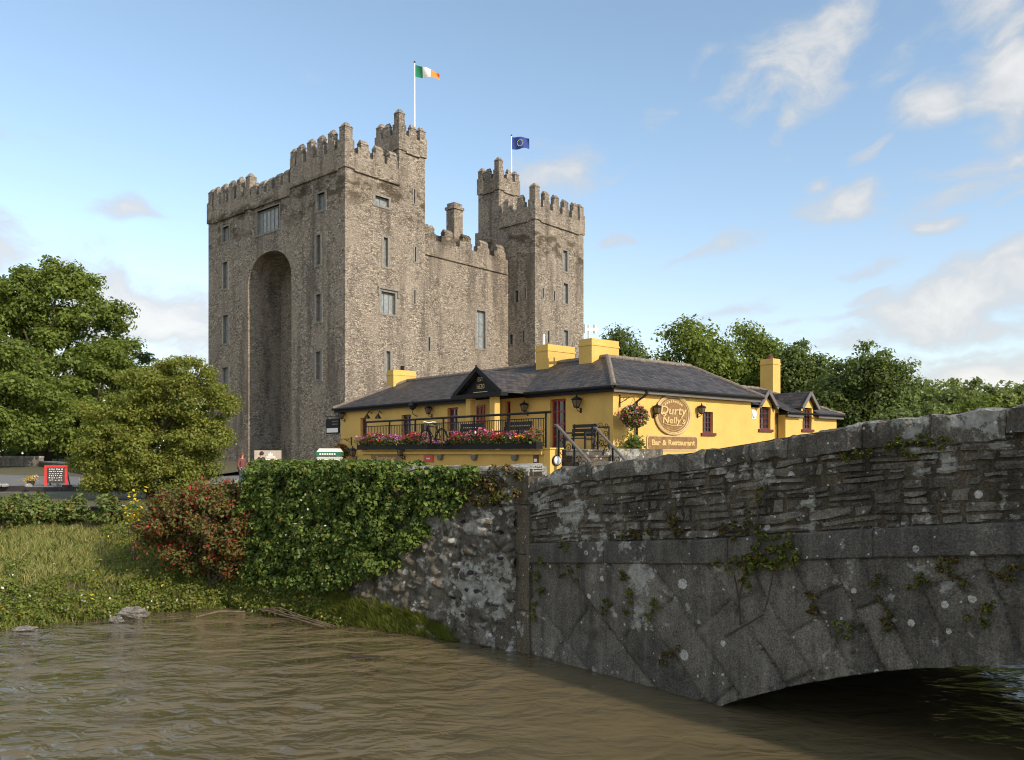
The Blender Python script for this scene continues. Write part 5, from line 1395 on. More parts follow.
# lettered boards on the terrace wall
y0, z1 = PF.hit('x', TX-.05, 372, 455); y1, z0 = PF.hit('x', TX-.05, 401, 462)
eb = thing('lettered_board', 'brown board with cream lettering on the terrace wall between two black lanterns', 'sign', PF.W(TX, (y0+y1)/2, (z0+z1)/2), PA)
mb = MB(); mb.box(-.05, -.004, -abs(y1-y0)/2-.08, abs(y1-y0)/2+.08, -.24, .2); mb.build('board', M['signbrown'], eb)
text('Entertainment', .255, M['gold'], eb, basis((-.055, 0, 0), (0, -1, 0), (0, 0, 1)), extrude=.004, offset=.004)
y0, z1 = PF.hit('x', TX-.05, 423.5, 455.5); y1, z0 = PF.hit('x', TX-.05, 432.5, 461.5)
rs = thing('small_red_sign', 'small red sign with pale lines on the terrace wall under the bicycle', 'sign', PF.W(TX, (y0+y1)/2, (z0+z1)/2), PA)
mb = MB(); mb.box(-.04, -.004, -abs(y1-y0)/2, abs(y1-y0)/2, -.13, .12); mb.build('board', M['red_sign'], rs)
mb = MB()
for k in range(6): mb.box(-.046, -.041, -.13+.045*k, -.13+.045*k+.03, -.03, .03)
mb.build('white_marks', M['white'], rs)
y0, z1 = PF.hit('x', TX-.05, 533, 455.5); y1, z0 = PF.hit('x', TX-.05, 537.5, 462)
rs = thing('small_notice', 'small dark red notice on the terrace wall left of the yellow pillar', 'sign', PF.W(TX, (y0+y1)/2, (z0+z1)/2), PA)
mb = MB(); mb.box(-.04, -.004, -.11, .11, -.14, .14); mb.build('board', M['maroon'], rs); mb = MB(); mb.box(-.045, -.041, -.07, .07, -.1, 0); mb.build('white_marks', M['white'], rs)
# small utility box on the side wall end
xx, zz = PF.hit('y', E1Y, 753.7, 414.5)
t_ = thing('meter_box', 'small white round box on the yellow wall left of the first dormer window', 'box', PF.W(xx, E1Y, zz), PA)
mb = MB(); mb.lathe([(.16, 0), (.16, .07), (.11, .1)], (0, 0, 0), 16); o_ = mb.build('cover', M['white'], t_); o_.data.transform(Matrix.Rotation(R(90), 4, 'X'))
mb = MB(); mb.box(-.19, .19, -.02, -.002, -.21, .2); mb.build('back_plate', M['white'], t_)

# hanging baskets
def basket(loc, rz, r_, mats, mi_p, label, arm):
    t_ = thing('hanging_basket', label, 'hanging basket', loc, rz, 'hanging flower baskets on the pub')
    mb = MB(); mb.lathe([(.05, -r_*.75), (r_*.55, -r_*.5), (r_*.75, 0)], (0, 0, 0), 12); mb.build('basket', M['timber'], t_)
    mb = MB()
    for k in range(3): mb.tube([(r_*.7*math.cos(k*2.1), r_*.7*math.sin(k*2.1), 0), (0, 0, r_*1.5)], .008, 4)
    mb.build('chains', M['iron'], t_)
    mb = MB(); mb.tube([(0, 0, r_*1.5), (0, arm, r_*1.55)], .02, 6); mb.tube([(0, arm, r_*1.1), (0, arm*.3, r_*1.5)], .014, 6); mb.tube(scroll((0, arm*.6, r_*1.38), .1, Y_, (0, 0, 1), 1.3), .012, 5); mb.bar((0, arm-.01, r_*.8), (0, arm-.01, r_*1.75), .04); mb.build('bracket', M['iron'], t_)
    n = 1300; d_ = rng.normal(size=(n, 3)); d_ /= np.linalg.norm(d_, axis=1)[:, None]
    P = d_*(r_*rng.uniform(.6, 1.1, n))[:, None]*np.array([1.1, .9, .8]); P[:, 2] += .02
    petals(n, P, .075, M['leaf_hedge'], None, 'leaves', t_)
    n = 330; d_ = rng.normal(size=(n, 3)); d_ /= np.linalg.norm(d_, axis=1)[:, None]
    P = d_*(r_*rng.uniform(.85, 1.22, n))[:, None]*np.array([1.1, .9, .8]); P[:, 2] += .04
    petals(n, P, .06, mats, rng.choice(len(mats), n, p=mi_p), 'flowers', t_)
hx, hz = PF.hit('y', -.75, 634, 417)
basket(PF.W(hx, -.75, hz), PA, .52, [M['fl_pink'], M['fl_red'], M['fl_white'], M['fl_purple']], [.45, .3, .15, .1], 'full hanging basket of mixed pink and red flowers on the bright side wall', .74)
ly, lz = PF.hit('x', -.7, 341, 452)
basket(PF.W(-.7, ly, lz), PA-math.pi/2, .5, [M['fl_red'], M['fl_pink']], [.85, .15], 'hanging basket of deep red flowers at the far left end of the pub', .68)
# shrub at the house corner
sx_, sz_ = PF.hit('y', -.6, 634, 444)
t_ = thing('wall_shrub', 'pale green leafy shrub at the foot of the pub wall below the hanging basket', 'shrub', PF.W(sx_, -.6, 1.58), PA)
n = 600; P = rng.normal(0, 1, (n, 3))*np.array([.2, .14, .19])+np.array([0, 0, .34]); P[:, 2] = np.abs(P[:, 2])
petals(n, P, .085, M['leaf_pale'], None, 'foliage', t_)
mb = MB()
for k in range(5): mb.tube([(0, 0, 0), (rnd.uniform(-.25, .25), rnd.uniform(-.1, .1), .5)], .015, 5)
mb.build('stem', M['bark'], t_)
# yellow and white jacketed child-size figure is not readable: a flower pot stands in for it by the step
xx, zz = PF.hit('y', -2.3, 614.5, 458)
t_ = thing('stand_in_pot', 'small pot of yellow and white flowers beside the foot of the right handrail', 'flower pot', PF.W(xx, -2.3, zz-.45), PA)
mb = MB(); mb.lathe([(.12, 0), (.17, .3), (.19, .3), (.19, .34)], (0, 0, 0), 12); mb.build('pot', M['white'], t_)
n = 260; P = rng.normal(0, .12, (n, 3))*np.array([1, 1, 1.5])+np.array([0, 0, .58]); petals(n, P, .055, [M['fl_yellow'], M['fl_white'], M['leaf_hedge']], rng.choice(3, n, p=[.5, .2, .3]), 'flowers', t_)

# bracket sign at the far left corner
sy, sz = PF.hit('x', -.2, 332, 429)
hs = thing('hanging_sign', 'black bracket sign with white panel at the left end of the pub', 'sign', PF.W(-.0, PYL, sz), PA)
wL = 1.6
mb = MB(); mb.box(-.04, .04, .15, .15+wL, -.28, .62)
mb.build('board', M['black'], hs)
for (z0, z1) in ((-.2, .06), ): 
    for s in (-.048, .041): mb = MB(); mb.box(s, s+.007, .25, .05+wL, z0, z1); mb.build('white_panel', M['white'], hs)
mb = MB()
for j in range(2):
    for k in range(5): mb.box(-.047, -.042, .3+.14*k, .3+.14*k+.1, .42-.17*j, .5-.17*j)
mb.build('pale_marks', M['fascia'], hs)
mb = MB(); mb.tube([(0, -.05, .78), (0, .25+wL, .78)], .025, 6); mb.tube([(0, -.05, -.36), (0, .25+wL, -.36)], .02, 6); mb.bar((0, .3, .62), (0, .3, .78), .02); mb.bar((0, wL, .62), (0, wL, .78), .02); mb.build('bracket', M['iron'], hs)

# ------------------------------------------------------------------ flags
def flag(loc, L, h, w_, poleh, cols, label, ang, droop):
    t_ = thing('flagpole', label, 'flag', loc)
    mb = MB(); mb.tube([(0, 0, 0), (0, 0, poleh)], [.075, .05], 8); mb.build('pole', M['pole_white'], t_)
    mb = MB(); mb.lathe([(.03, 0), (.09, .06), (.09, .12), (.02, .18)], (0, 0, poleh), 8); mb.build('finial', M['timber'], t_)
    nx, nz = 30, 8; d_ = Vector((math.cos(ang), math.sin(ang), 0)); p_ = Vector((-d_.y, d_.x, 0))
    vs = []; fs = []; mi = []
    for i in range(nx+1):
        for j in range(nz+1):
            u, v = i/nx, j/nz
            off = .22*math.sin(u*7.5+v*1.6)*u**.6*L/2.2
            q = d_*(u*L*.93)+p_*off+Vector((0, 0, poleh-.1-h*(1-v)*(1-.35*u*droop)-droop*u*.62-.10*math.sin(u*6+v)*u))
            vs.append(q)
    mb = MB()
    for i in range(nx):
        for j in range(nz): fs.append((i*(nz+1)+j, (i+1)*(nz+1)+j, (i+1)*(nz+1)+j+1, i*(nz+1)+j+1)); mi.append(min(len(cols)-1, int(i/nx*len(cols))))
    mb.v = [tuple(q) for q in vs]; mb.f = fs; mb.m = mi
    f_ = mb.build('flag', cols, t_, smooth=True)
    return t_, f_, d_, p_
M['f_green'] = plain('flag green', (.01, .20, .10), .8, var=.05); M['f_white'] = plain('flag white', (.85, .84, .8), .8, var=.03); M['f_orange'] = plain('flag orange', (.85, .22, .035), .8, var=.05)
M['f_blue'] = plain('flag blue', (.015, .05, .24), .8, var=.1); M['f_gold'] = plain('flag gold', (.6, .45, .05), .7)
flag(CF.W(8.3, .95, 28.0), 2.4, 1.1, 0, 8.2, [M['f_green'], M['f_white'], M['f_orange']], 'green, white and orange flag flying from the tallest turret of the castle', R(-8), 1.5)
t_, f_, d_, p_ = flag(CF.W(26.8, 5.75, 30.1), 2.1, 1.35, 0, 6.3, [M['f_blue']], 'dark blue flag with a ring of small gold stars on the slimmer right turret', R(-8), .3)
mb = MB()
for k in range(12):
    a = k*math.pi/6; u = .5+.16*math.cos(a); q = d_*(u*2.1*.93)+p_*(.22*math.sin(u*7.5+.8)*u**.6*2.1/2.2)+Vector((0, 0, 6.3-.1-.72-.3*u*.62-.1*math.sin(u*6)*u+.32*math.sin(a)+.08))
    for s in (-1, 1): mb.poly([tuple(q+p_*(.03*s)+d_*(.06*math.cos(b*2*math.pi/5+.3))*(1 if b % 1 == 0 else .4)+Vector((0, 0, .06*math.sin(b*2*math.pi/5+.3)))) for b in range(5)])
mb.build('stars', M['f_gold'], f_)

# ------------------------------------------------------------------ vegetation
def leaf_quads(P, Nrm, size, jit=.35, narrow=.6):
    n = len(P)
    a = np.cross(Nrm, rng.normal(size=(n, 3))); a /= np.linalg.norm(a, axis=1)[:, None]+1e-9
    b = np.cross(Nrm, a); s = (size*rng.uniform(1-jit, 1+jit, n))[:, None]
    V = np.stack([P-a*s, P-b*s*narrow+Nrm*s*.15, P+a*s, P+b*s*narrow+Nrm*s*.15], 1).reshape(-1, 3)
    return V, np.arange(4*n).reshape(n, 4)
def unit(v): return v/(np.linalg.norm(v, axis=1)[:, None]+1e-9)
def mass_leaves(clumps, n, size, name, mats, parent=None, lo=.55, mi=None, up=.5, flat=.8, rand=.7, narrow=.6, jit=.35):
    """leaves over many overlapping clumps; clumps (m,4) = centre and radius"""
    C = np.asarray(clumps); wgt = C[:, 3]**2; k = rng.choice(len(C), n, p=wgt/wgt.sum())
    d_ = unit(rng.normal(size=(n, 3))+np.array([0, 0, .25])); r_ = C[k, 3]*rng.uniform(lo, 1.05, n)
    P = C[k, :3]+d_*r_[:, None]*np.array([1, 1, flat])
    Nn = unit(d_+np.array([0, 0, up])+rng.normal(size=(n, 3))*rand)
    V, F = leaf_quads(P, Nn, size, jit, narrow)
    return np_mesh(name, V, F, mats, parent, mi=mi(P, n) if callable(mi) else mi)
def tree(name, label, x, y, z, blobs, n_cl, n_leaf, leaf, mat, trunk_h, trunk_r, group=None, clr=(.9, 1.6)):
    """blobs: (dx, dy, dz, rx, ry, rz) relative to the foot of the trunk"""
    t_ = thing(name, label, 'tree' if 'shrub' not in name else 'shrub', (x, y, z), 0, group)
    B = np.asarray(blobs, float); w_ = (B[:, 3]*B[:, 4]*B[:, 5])**(2/3); cl = []
    k = rng.choice(len(B), n_cl, p=w_/w_.sum())
    d_ = unit(rng.normal(size=(n_cl, 3))+np.array([0, 0, .15])); rr = rng.uniform(.35, 1.04, n_cl)**.5
    C = B[k, :3]+d_*B[k, 3:]*rr[:, None]
    rad = rng.uniform(*clr, n_cl)
    C[:, 2] = np.maximum(C[:, 2], rad*.5+.2)
    mass_leaves(np.c_[C, rad], int(n_leaf*1.8), leaf*.74, 'crown', mat, t_, lo=.2, flat=.66, rand=.6)
    mb = MB(); top = trunk_h
    mb.tube([(0, 0, -.3), (.05, .02, top*.3), (-.06, .05, top*.65), (.02, 0, top)], [trunk_r*1.35, trunk_r, trunk_r*.85, trunk_r*.6], 9)
    for i in range(12):
        b_ = B[i % len(B)]; s_ = Vector((0, 0, top*rnd.uniform(.45, 1)))
        e_ = Vector((b_[0], b_[1], b_[2]))+Vector((rnd.uniform(-.7, .7)*b_[3], rnd.uniform(-.7, .7)*b_[4], rnd.uniform(-.3, .7)*b_[5]))
        m_ = s_.lerp(e_, .5)+Vector((0, 0, .06*(e_-s_).length)); mb.tube([s_, m_, e_], [trunk_r*.5, trunk_r*.3, trunk_r*.08], 6)
    mb.build('trunk', M['bark'], t_, smooth=True)
    return t_
def px_tree(name, label, px, top, hw, dep, mat, n_leaf, leaf, group, squash=1.0, low=.12, n_cl=210):
    k = dep/FPX; H = EYE+(HOR-top)*k-G; w_ = hw*k
    cz = H*(.5+low/2); rz = H*(.5-low/2)
    bl = [(0, 0, cz+.12*H, w_*.62, w_*.62, rz*.72)]
    for i in range(9):
        a = i*2.4; q = rnd.uniform(.35, .62)
        bl.append((w_*q*math.cos(a), w_*q*math.sin(a), H*rnd.uniform(.28, .72), w_*rnd.uniform(.3, .5), w_*.45, H*rnd.uniform(.16, .26)))
    return tree(name, label, (px-512)*k, dep, G, bl, n_cl, n_leaf, leaf, mat, H*.45, .03*H, group, clr=(.07*H, .13*H))
gR = 'trees beyond the pub and bridge'; gL = 'trees beyond the road on the left'
px_tree('broadleaf_tree', 'dark leafy tree just right of the castle, behind the paired yellow chimneys', 620, 328, 32, 95, M['leaf_dark'], 9000, .27, gR)
px_tree('broadleaf_tree', 'rounded lime green tree above the middle of the pub roof', 688, 317, 50, 80, M['leaf_tree'], 15000, .25, gR)
px_tree('broadleaf_tree', 'rounded tree directly left of the tall thin yellow chimney', 744, 320, 40, 82, M['leaf_tree'], 13000, .25, gR)
px_tree('broadleaf_tree', 'dark feathery tree directly right of the tall thin yellow chimney', 800, 341, 38, 76, M['leaf_dark'], 11000, .25, gR)
px_tree('broadleaf_tree', 'big dark bushy tree beyond the right end of the yellow pub', 864, 347, 52, 60, M['leaf_dark'], 17000, .19, gR)
px_tree('broadleaf_tree', 'pale airy tree standing between the big dark tree and the far willows', 922, 377, 34, 92, M['leaf_pale'], 8000, .25, gR)
px_tree('broadleaf_tree', 'wide pale willow above the bridge parapet near the right edge', 970, 379, 48, 84, M['leaf_pale'], 11000, .25, gR)
px_tree('broadleaf_tree', 'green tree at the far right edge above the bridge parapet', 1024, 386, 44, 86, M['leaf_dark'], 9000, .25, gR)
px_tree('willow_shrub', 'low pale willow bush in front of the big dark tree, above the bridge wall', 915, 398, 50, 48, M['leaf_pale'], 12000, .15, 'willow bushes behind the bridge', low=.02)
px_tree('willow_shrub', 'low green willow bush between the pale bush and the right edge', 985, 397, 50, 52, M['leaf_tree'], 11000, .16, 'willow bushes behind the bridge', low=.02)

def bl_px(x0, base_z, dep, items):
    k = dep/FPX; x_ = (x0-512)*k
    return x_, [((px-x0)*k, dy, EYE+(HOR-py)*k-base_z, hw*k, hw*k*.8, hh*k) for (px, py, hw, hh, dy) in items]
x_, bl = bl_px(45, G, 85, [(50, 300, 50, 40, 0), (88, 330, 42, 34, 1), (20, 340, 55, 45, 0), (70, 380, 50, 45, -2), (112, 358, 26, 22, 2), (-20, 330, 50, 50, 0), (10, 405, 60, 40, -2), (-40, 390, 60, 50, 0), (60, 285, 22, 20, 0)])
tree('broadleaf_tree', 'very tall spreading lime tree at the left edge, the highest tree in view', x_, 85, G, bl, 420, 42000, .27, M['leaf_tree'], 9, .55, gL, clr=(1.0, 1.9))
x_, bl = bl_px(-10, G, 72, [(0, 380, 45, 40, 0), (25, 410, 42, 36, -1), (-40, 370, 45, 60, 0), (-60, 410, 50, 40, 0), (38, 438, 30, 14, -1)])
tree('broadleaf_tree', 'fuller green tree under the tall lime, at the left picture edge above the road wall', x_, 72, G, bl, 200, 22000, .23, M['leaf_tree'], 5, .4, gL, clr=(.8, 1.5))
x_, bl = bl_px(100, G, 80, [(100, 395, 34, 34, 0), (75, 425, 34, 26, -1), (125, 420, 30, 28, 0), (110, 362, 20, 18, 0), (60, 432, 30, 14, 0)])
tree('broadleaf_tree', 'mid sized tree right of the tall lime, above the low dark road wall', x_, 80, G, bl, 170, 16000, .25, M['leaf_tree'], 5, .35, gL, clr=(.8, 1.5))
x_, bl = bl_px(132, G, 96, [(132, 372, 16, 32, 0), (140, 395, 20, 30, 0), (120, 385, 14, 24, 0)])
tree('broadleaf_tree', 'slim dark blue-green tree peeping out between the lime and the thorn', x_, 96, G, bl, 60, 6000, .24, M['leaf_dark'], 6, .3, gL, clr=(.8, 1.4))
x_, bl = bl_px(150, G, 28, [(172, 395, 44, 32, 0), (120, 430, 42, 32, -.3), (198, 408, 34, 26, .2), (150, 452, 62, 34, 0), (200, 446, 30, 24, 0), (130, 480, 44, 20, -.2), (175, 478, 40, 22, -.2), (104, 440, 22, 16, 0), (140, 400, 34, 26, 0), (185, 374, 26, 14, 0), (110, 465, 34, 20, 0), (215, 395, 20, 10, .1)])
th = tree('thorn_tree', 'dense yellow-green thorn tree in front of the castle left corner', x_, 28, G, bl, 420, 52000, .066, M['leaf_thorn'], 2.6, .13, None, clr=(.22, .5))

# far woodland closing the view under and between the trees
def far_wood(x0, x1, y0, y1, h, n, leaf, mat):
    cl = [(x0+(x1-x0)*u+rng.normal(0, 2), y0+(y1-y0)*u+rng.normal(0, 3), G+rng.uniform(.2, h), rng.uniform(1.2, 2.4)) for u in rng.random(int(n/60))]
    tag(mass_leaves(cl, n, leaf, 'far_woodland', mat, None, lo=.3), kind='stuff')
far_wood(-160, -20, 112, 104, 7.0, 34000, .45, M['leaf_dark'])
far_wood(10, 160, 122, 128, 11.5, 34000, .42, M['leaf_pale'])

# unseen scrub added along the bank behind the bridge to darken its reflection
cl = [(*(bp(3.6, 0, s_+rng.normal(0, .3))+BU*rng.uniform(-1.2, .5))[:2], rng.uniform(.1, 2.4), rng.uniform(.5, 1.0)) for s_ in rng.uniform(6.9, 48, 260)]
tag(mass_leaves(cl, 22000, .12, 'added_scrub', M['leaf_dark'], None, lo=.3), kind='stuff')

# clipped hedge along the road
hd = thing('hedge', 'clipped green hedge between the roadside and the dry grass bank', 'hedge', (-16, 23.4, 1.2))
cl = []
for i in range(260):
    u = rng.uniform(-17, 5.6); yy = .0-.035*abs(u)*(1 if u > 0 else .4)-(.10*u if u > 0 else 0)
    cl.append((u, yy+rng.uniform(-.3, .4), rng.uniform(.12, .86)+.16*(u+5)/10*(u > -5), rng.uniform(.2, .36)))
mass_leaves(cl, 30000, .06, 'foliage', M['leaf_hedge'], hd, lo=.5, up=.4)
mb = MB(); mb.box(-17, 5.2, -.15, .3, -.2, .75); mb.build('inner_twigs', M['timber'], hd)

# fuchsia shrub with red flowers
fu = thing('fuchsia_shrub', 'rounded shrub covered in small red flowers, left of the ivy', 'shrub', (-6.75, 18.75, .62))
cl = []
for i in range(230):
    d_ = unit(rng.normal(size=(1, 3)))[0]; q = rng.uniform(.3, 1)**.5
    cl.append((d_[0]*1.85*q, d_[1]*.95*q, 1.1+d_[2]*1.12*q, rng.uniform(.18, .34)))
mass_leaves(cl, 34000, .042, 'foliage', M['leaf_fuchsia'], fu, lo=.4)
n = 1700; k = rng.choice(len(cl), n); CC = np.asarray(cl)[k]; d_ = unit(rng.normal(size=(n, 3))+np.array([.2, -.5, .1]))
petals(n, CC[:, :3]+d_*(CC[:, 3]*rng.uniform(.85, 1.15, n))[:, None], .034, M['fl_red'], None, 'flowers', fu)
mb = MB()
for k in range(9): mb.tube([(rnd.uniform(-.3, .3), 0, -.2), (rnd.uniform(-.8, .8), rnd.uniform(-.3, .3), .8), (rnd.uniform(-1.2, 1.2), rnd.uniform(-.5, .5), 1.6)], [.04, .025, .01], 6)
mb.build('stem', M['bark'], fu)
yf = thing('yellow_flower_plant', 'leggy plant of bright yellow flowers at the left edge of the red shrub', 'plant', (-9.15, 19.6, 1.1))
n = 300; P = rng.normal(0, 1, (n, 3))*np.array([.17, .14, .24])+np.array([0, 0, .95]); petals(n, P, .05, [M['fl_yellow'], M['leaf_weed']], (rng.random(n) < .72).astype(int), 'flowers', yf)
mb = MB()
for k in range(6): mb.tube([(rnd.uniform(-.1, .1), 0, -.2), (rnd.uniform(-.2, .2), 0, 1.0)], .006, 5)
mb.build('stem', M['bark'], yf)

# ivy spilling over the quay wall
QF = Frame((BC.x, BC.y, 0), math.atan2(QV.y, QV.x))
IV = [(256, 464), (482, 466), (484, 482), (470, 499), (452, 512), (440, 521), (424, 543), (400, 562), (368, 577), (330, 588), (285, 590), (256, 578)]
def inside(p, poly):
    c = False
    for i in range(len(poly)):
        a, b2 = poly[i], poly[i-1]
        if (a[1] > p[1]) != (b2[1] > p[1]) and p[0] < (b2[0]-a[0])*(p[1]-a[1])/(b2[1]-a[1])+a[0]: c = not c
    return c
iv = thing('ivy', 'thick mass of glossy ivy hanging over the quay wall', 'ivy', (0, 0, 0)); cl = []
while len(cl) < 620:
    p = (rng.uniform(250, 490), rng.uniform(462, 592))
    if not inside(p, IV): continue
    r_ = rng.uniform(.10, .24); tt, zz = QF.hit('y', 0, *p); zz = min(zz, QTOP-.1)
    edge_ = min(1.0, (484-p[0])/110)
    dpt = .04+(.10+.24*edge_)*rng.uniform(.2, 1)
    q = qp(tt, zz, -dpt); cl.append((q.x, q.y, q.z, r_*(.6+.4*edge_)))
for i in range(70):
    tt = rng.uniform(2.6, QL+.4); q = qp(tt, QTOP-.03, rng.uniform(-.15, .4)); cl.append((q.x, q.y, q.z, rng.uniform(.10, .17)))
for i in range(90):                                     # ragged left end running down into the shrub
    tt = QL-.5+1.5*rng.random()**1.3; q = qp(tt, .35+rng.random()*(2.7-1.1*max(0, tt-QL)), -rng.uniform(.02, .34)); cl.append((q.x, q.y, q.z, rng.uniform(.08, .2)))
for i in range(60):                                     # loose trails below and to the right
    tt = rng.uniform(2.4, 7.0); zz_ = 2.6-(tt-2.2)*.46+rng.normal(0, .16); q = qp(tt, zz_, -.06); cl.append((q.x, q.y, q.z, rng.uniform(.05, .11)))
mass_leaves(cl, 68000, .036, 'foliage', M['leaf_ivy'], iv, lo=.6, up=.25, rand=.6, narrow=.75, jit=.55)
n = 26; P = []
while len(P) < n:
    p = (rng.uniform(285, 330), rng.uniform(490, 585)); tt, zz = QF.hit('y', .75, *p); q = qp(tt, zz, -.75); P.append((q.x, q.y, q.z))
petals(n, np.array(P), .035, M['fl_white'], None, 'blossom', iv)
mb = MB()
for k in range(14):
    t0 = rnd.uniform(4.6, 7.0); mb.tube([qp(t0, 0.6, -.05), qp(t0+rnd.uniform(-.3, .3), 1.8, -.09), qp(t0+rnd.uniform(-.5, .5), 3.1, -.09)], [.03, .022, .012], 6)
mb.build('stem', M['bark'], iv)
# mossy dry growth at the ragged right end of the ivy
mo = thing('wall_plant', 'brown mossy growth on the quay wall top at the ragged right edge of the ivy', 'plant'); cl = []
for i in range(46):
    p = (rng.uniform(458, 522), rng.uniform(466, 505)); 
    if p[1] > 515-(p[0]-458)*.28: continue
    tt, zz = QF.hit('y', .08, *p); q = qp(tt, min(zz, 3.2), -.06); cl.append((q.x, q.y, q.z, rng.uniform(.06, .14)))
mass_leaves(cl, 2600, .03, 'foliage', [M['leaf_dry'], M['leaf_moss']], mo, mi=lambda P, n: (rng.random(n) < .35).astype(int))

# weeds and grasses of the bank
def bank_sample(n, s0, s1, v0, v1, vp=1.0):
    S = rng.uniform(s0, s1, n); Vv = v0+(v1-v0)*rng.uniform(0, 1, n)**vp
    return np.array([bank_pt(a, b2) for a, b2 in zip(S, Vv)]), S, Vv
def blades(P, L, wd, name, mat, lean=.35, parent=None, dirs=None):
    n = len(P); a = rng.uniform(0, 2*math.pi, n); s = np.stack([np.cos(a), np.sin(a), np.zeros(n)], 1)
    d_ = rng.normal(size=(n, 3))*lean; d_[:, 2] = 1
    if dirs is not None: d_ = d_+dirs
    d_ = unit(d_); L = (L*rng.uniform(.5, 1.3, n))[:, None]
    bend = rng.normal(size=(n, 3))*.35; bend[:, 2] = -.15
    m_ = P+d_*L*.55; e_ = P+d_*L+bend*L*.6
    V = np.stack([P-s*wd, P+s*wd, m_+s*wd*.8, e_, m_-s*wd*.8], 1).reshape(-1, 3)
    F = np.arange(5*n).reshape(n, 5)
    return np_mesh(name, V, F, mat, parent)
P, S, Vv = bank_sample(40000, 2.2, 8.9, .3, 1.0)
tag(blades(P, .28, .007, 'dry_grass', M['grass_tan']), kind='stuff')
P, S, Vv = bank_sample(12000, 2.2, 10.2, .0, 1.0, 1.6)
tag(blades(P, .22, .008, 'green_grass', M['grass_green']), kind='stuff')
# leafy weeds, densest by the water and under the shrub
P, S, Vv = bank_sample(1500, 2.0, 11.6, .0, .95, 1.0)
keep = (rng.random(len(P)) < np.where(S > 7.4, 1.0, np.clip(1.2-2.1*Vv, .03, 1)))
P = P[keep]; hgt = rng.uniform(.05, .34, len(P)); hgt[S[keep] > 10.6] *= .5
cl = np.c_[P[:, 0], P[:, 1], P[:, 2]+hgt*.6, rng.uniform(.10, .24, len(P))]
tag(mass_leaves(cl, 90000, .034, 'bank_weeds', [M['leaf_weed'], M['fl_white'], M['fl_yellow']], None, lo=.3, mi=lambda P, n: rng.choice(3, n, p=[.975, .015, .01])), kind='stuff')
# long grass hanging over the foot of the quay
P, S, Vv = bank_sample(11000, 9.6, 13.4, .0, .9)
o_ = blades(P, .30, .006, 'quayside_grass', M['grass_green'], .35, None, np.array([-.12, -.28, -.02])); tag(o_, kind='stuff')
# pale stones and washed up roots on the water's edge
def rock(loc, r_, label, group, mat='grey_wall'):
    t_ = MB(); n, m_ = 12, 8; vs = []; fs = []
    for j in range(m_+1):
        for i in range(n):
            th_, ph_ = 2*math.pi*i/n, math.pi*j/m_; f = 1+.16*math.sin(3*th_+loc[0]*5)+.14*math.sin(5*ph_+2*th_+loc[1])+rnd.uniform(-.08, .08)
            vs.append((r_[0]*f*math.cos(th_)*math.sin(ph_), r_[1]*f*math.sin(th_)*math.sin(ph_), r_[2]*f*math.cos(ph_)))
    for j in range(m_):
        for i in range(n): fs.append((j*n+i, j*n+(i+1) % n, (j+1)*n+(i+1) % n, (j+1)*n+i))
    t_.add(vs, fs); o = t_.build('rock', M[mat], None); o.location = loc; return tag(o, label, 'rock', group)
q = at(137, 608, 17.35); rock((q.x, q.y-.12, .1), (.32, .2, .12), 'broad pale rock at the water edge, largest on the grassy bank', 'rocks on the water edge')
q = at(119, 614, 16.9); rock((q.x, q.y-.1, .04), (.14, .12, .07), 'small pale rock beside the broad rock at the water edge', 'rocks on the water edge')
q = at(28, 628, 16.1); rock((q.x, q.y-.1, .02), (.26, .12, .06), 'flat brownish rock at the water edge near the left side', 'rocks on the water edge', 'grey_wall')
dw = thing('driftwood', 'thin tan branch floating flat along the bank below the red shrub', 'branch')
mb = MB(); mb.tube([at(196, 617, 17.3), at(220, 613.5, 17.65)+Vector((0, 0, .05)), at(246, 611.5, 17.9)], [.015, .022, .014], 7); mb.build('branch', M['tan_wood'], dw)
dw = thing('driftwood', 'bundle of washed up tan roots at the foot of the ivy', 'branch')
mb = MB()
for k in range(7):
    o1 = rnd.uniform(-.25, .25); mb.tube([at(262+rnd.uniform(-6, 6), 613, 17.6)+Vector((0, o1*.5, .08)), at(283, 617, 17.2)+Vector((rnd.uniform(-.2, .2), o1*rnd.uniform(.4, 1.3), .10+rnd.uniform(-.08, .10))), at(303, 622, 16.7)+Vector((0, o1, .07+rnd.uniform(-.05, .05))), at(330+rnd.uniform(-10, 6), 627, 16.2)+Vector((0, o1*.6, .03))], .012, 5)
mb.build('roots', M['tan_wood'], dw)
dw = thing('driftwood', 'small dark weedy twig floating on the water in front of the quay', 'branch')
mb = MB()
for k in range(7): q = at(366+rnd.uniform(-9, 9), 657+rnd.uniform(-1.5, 1.5), 13.9); mb.tube([(q.x-.12, q.y+rnd.uniform(-.04, .04), .012), (q.x+.12, q.y+rnd.uniform(-.05, .05), .02)], .014, 5)
mb.build('twigs', M['timber'], dw)

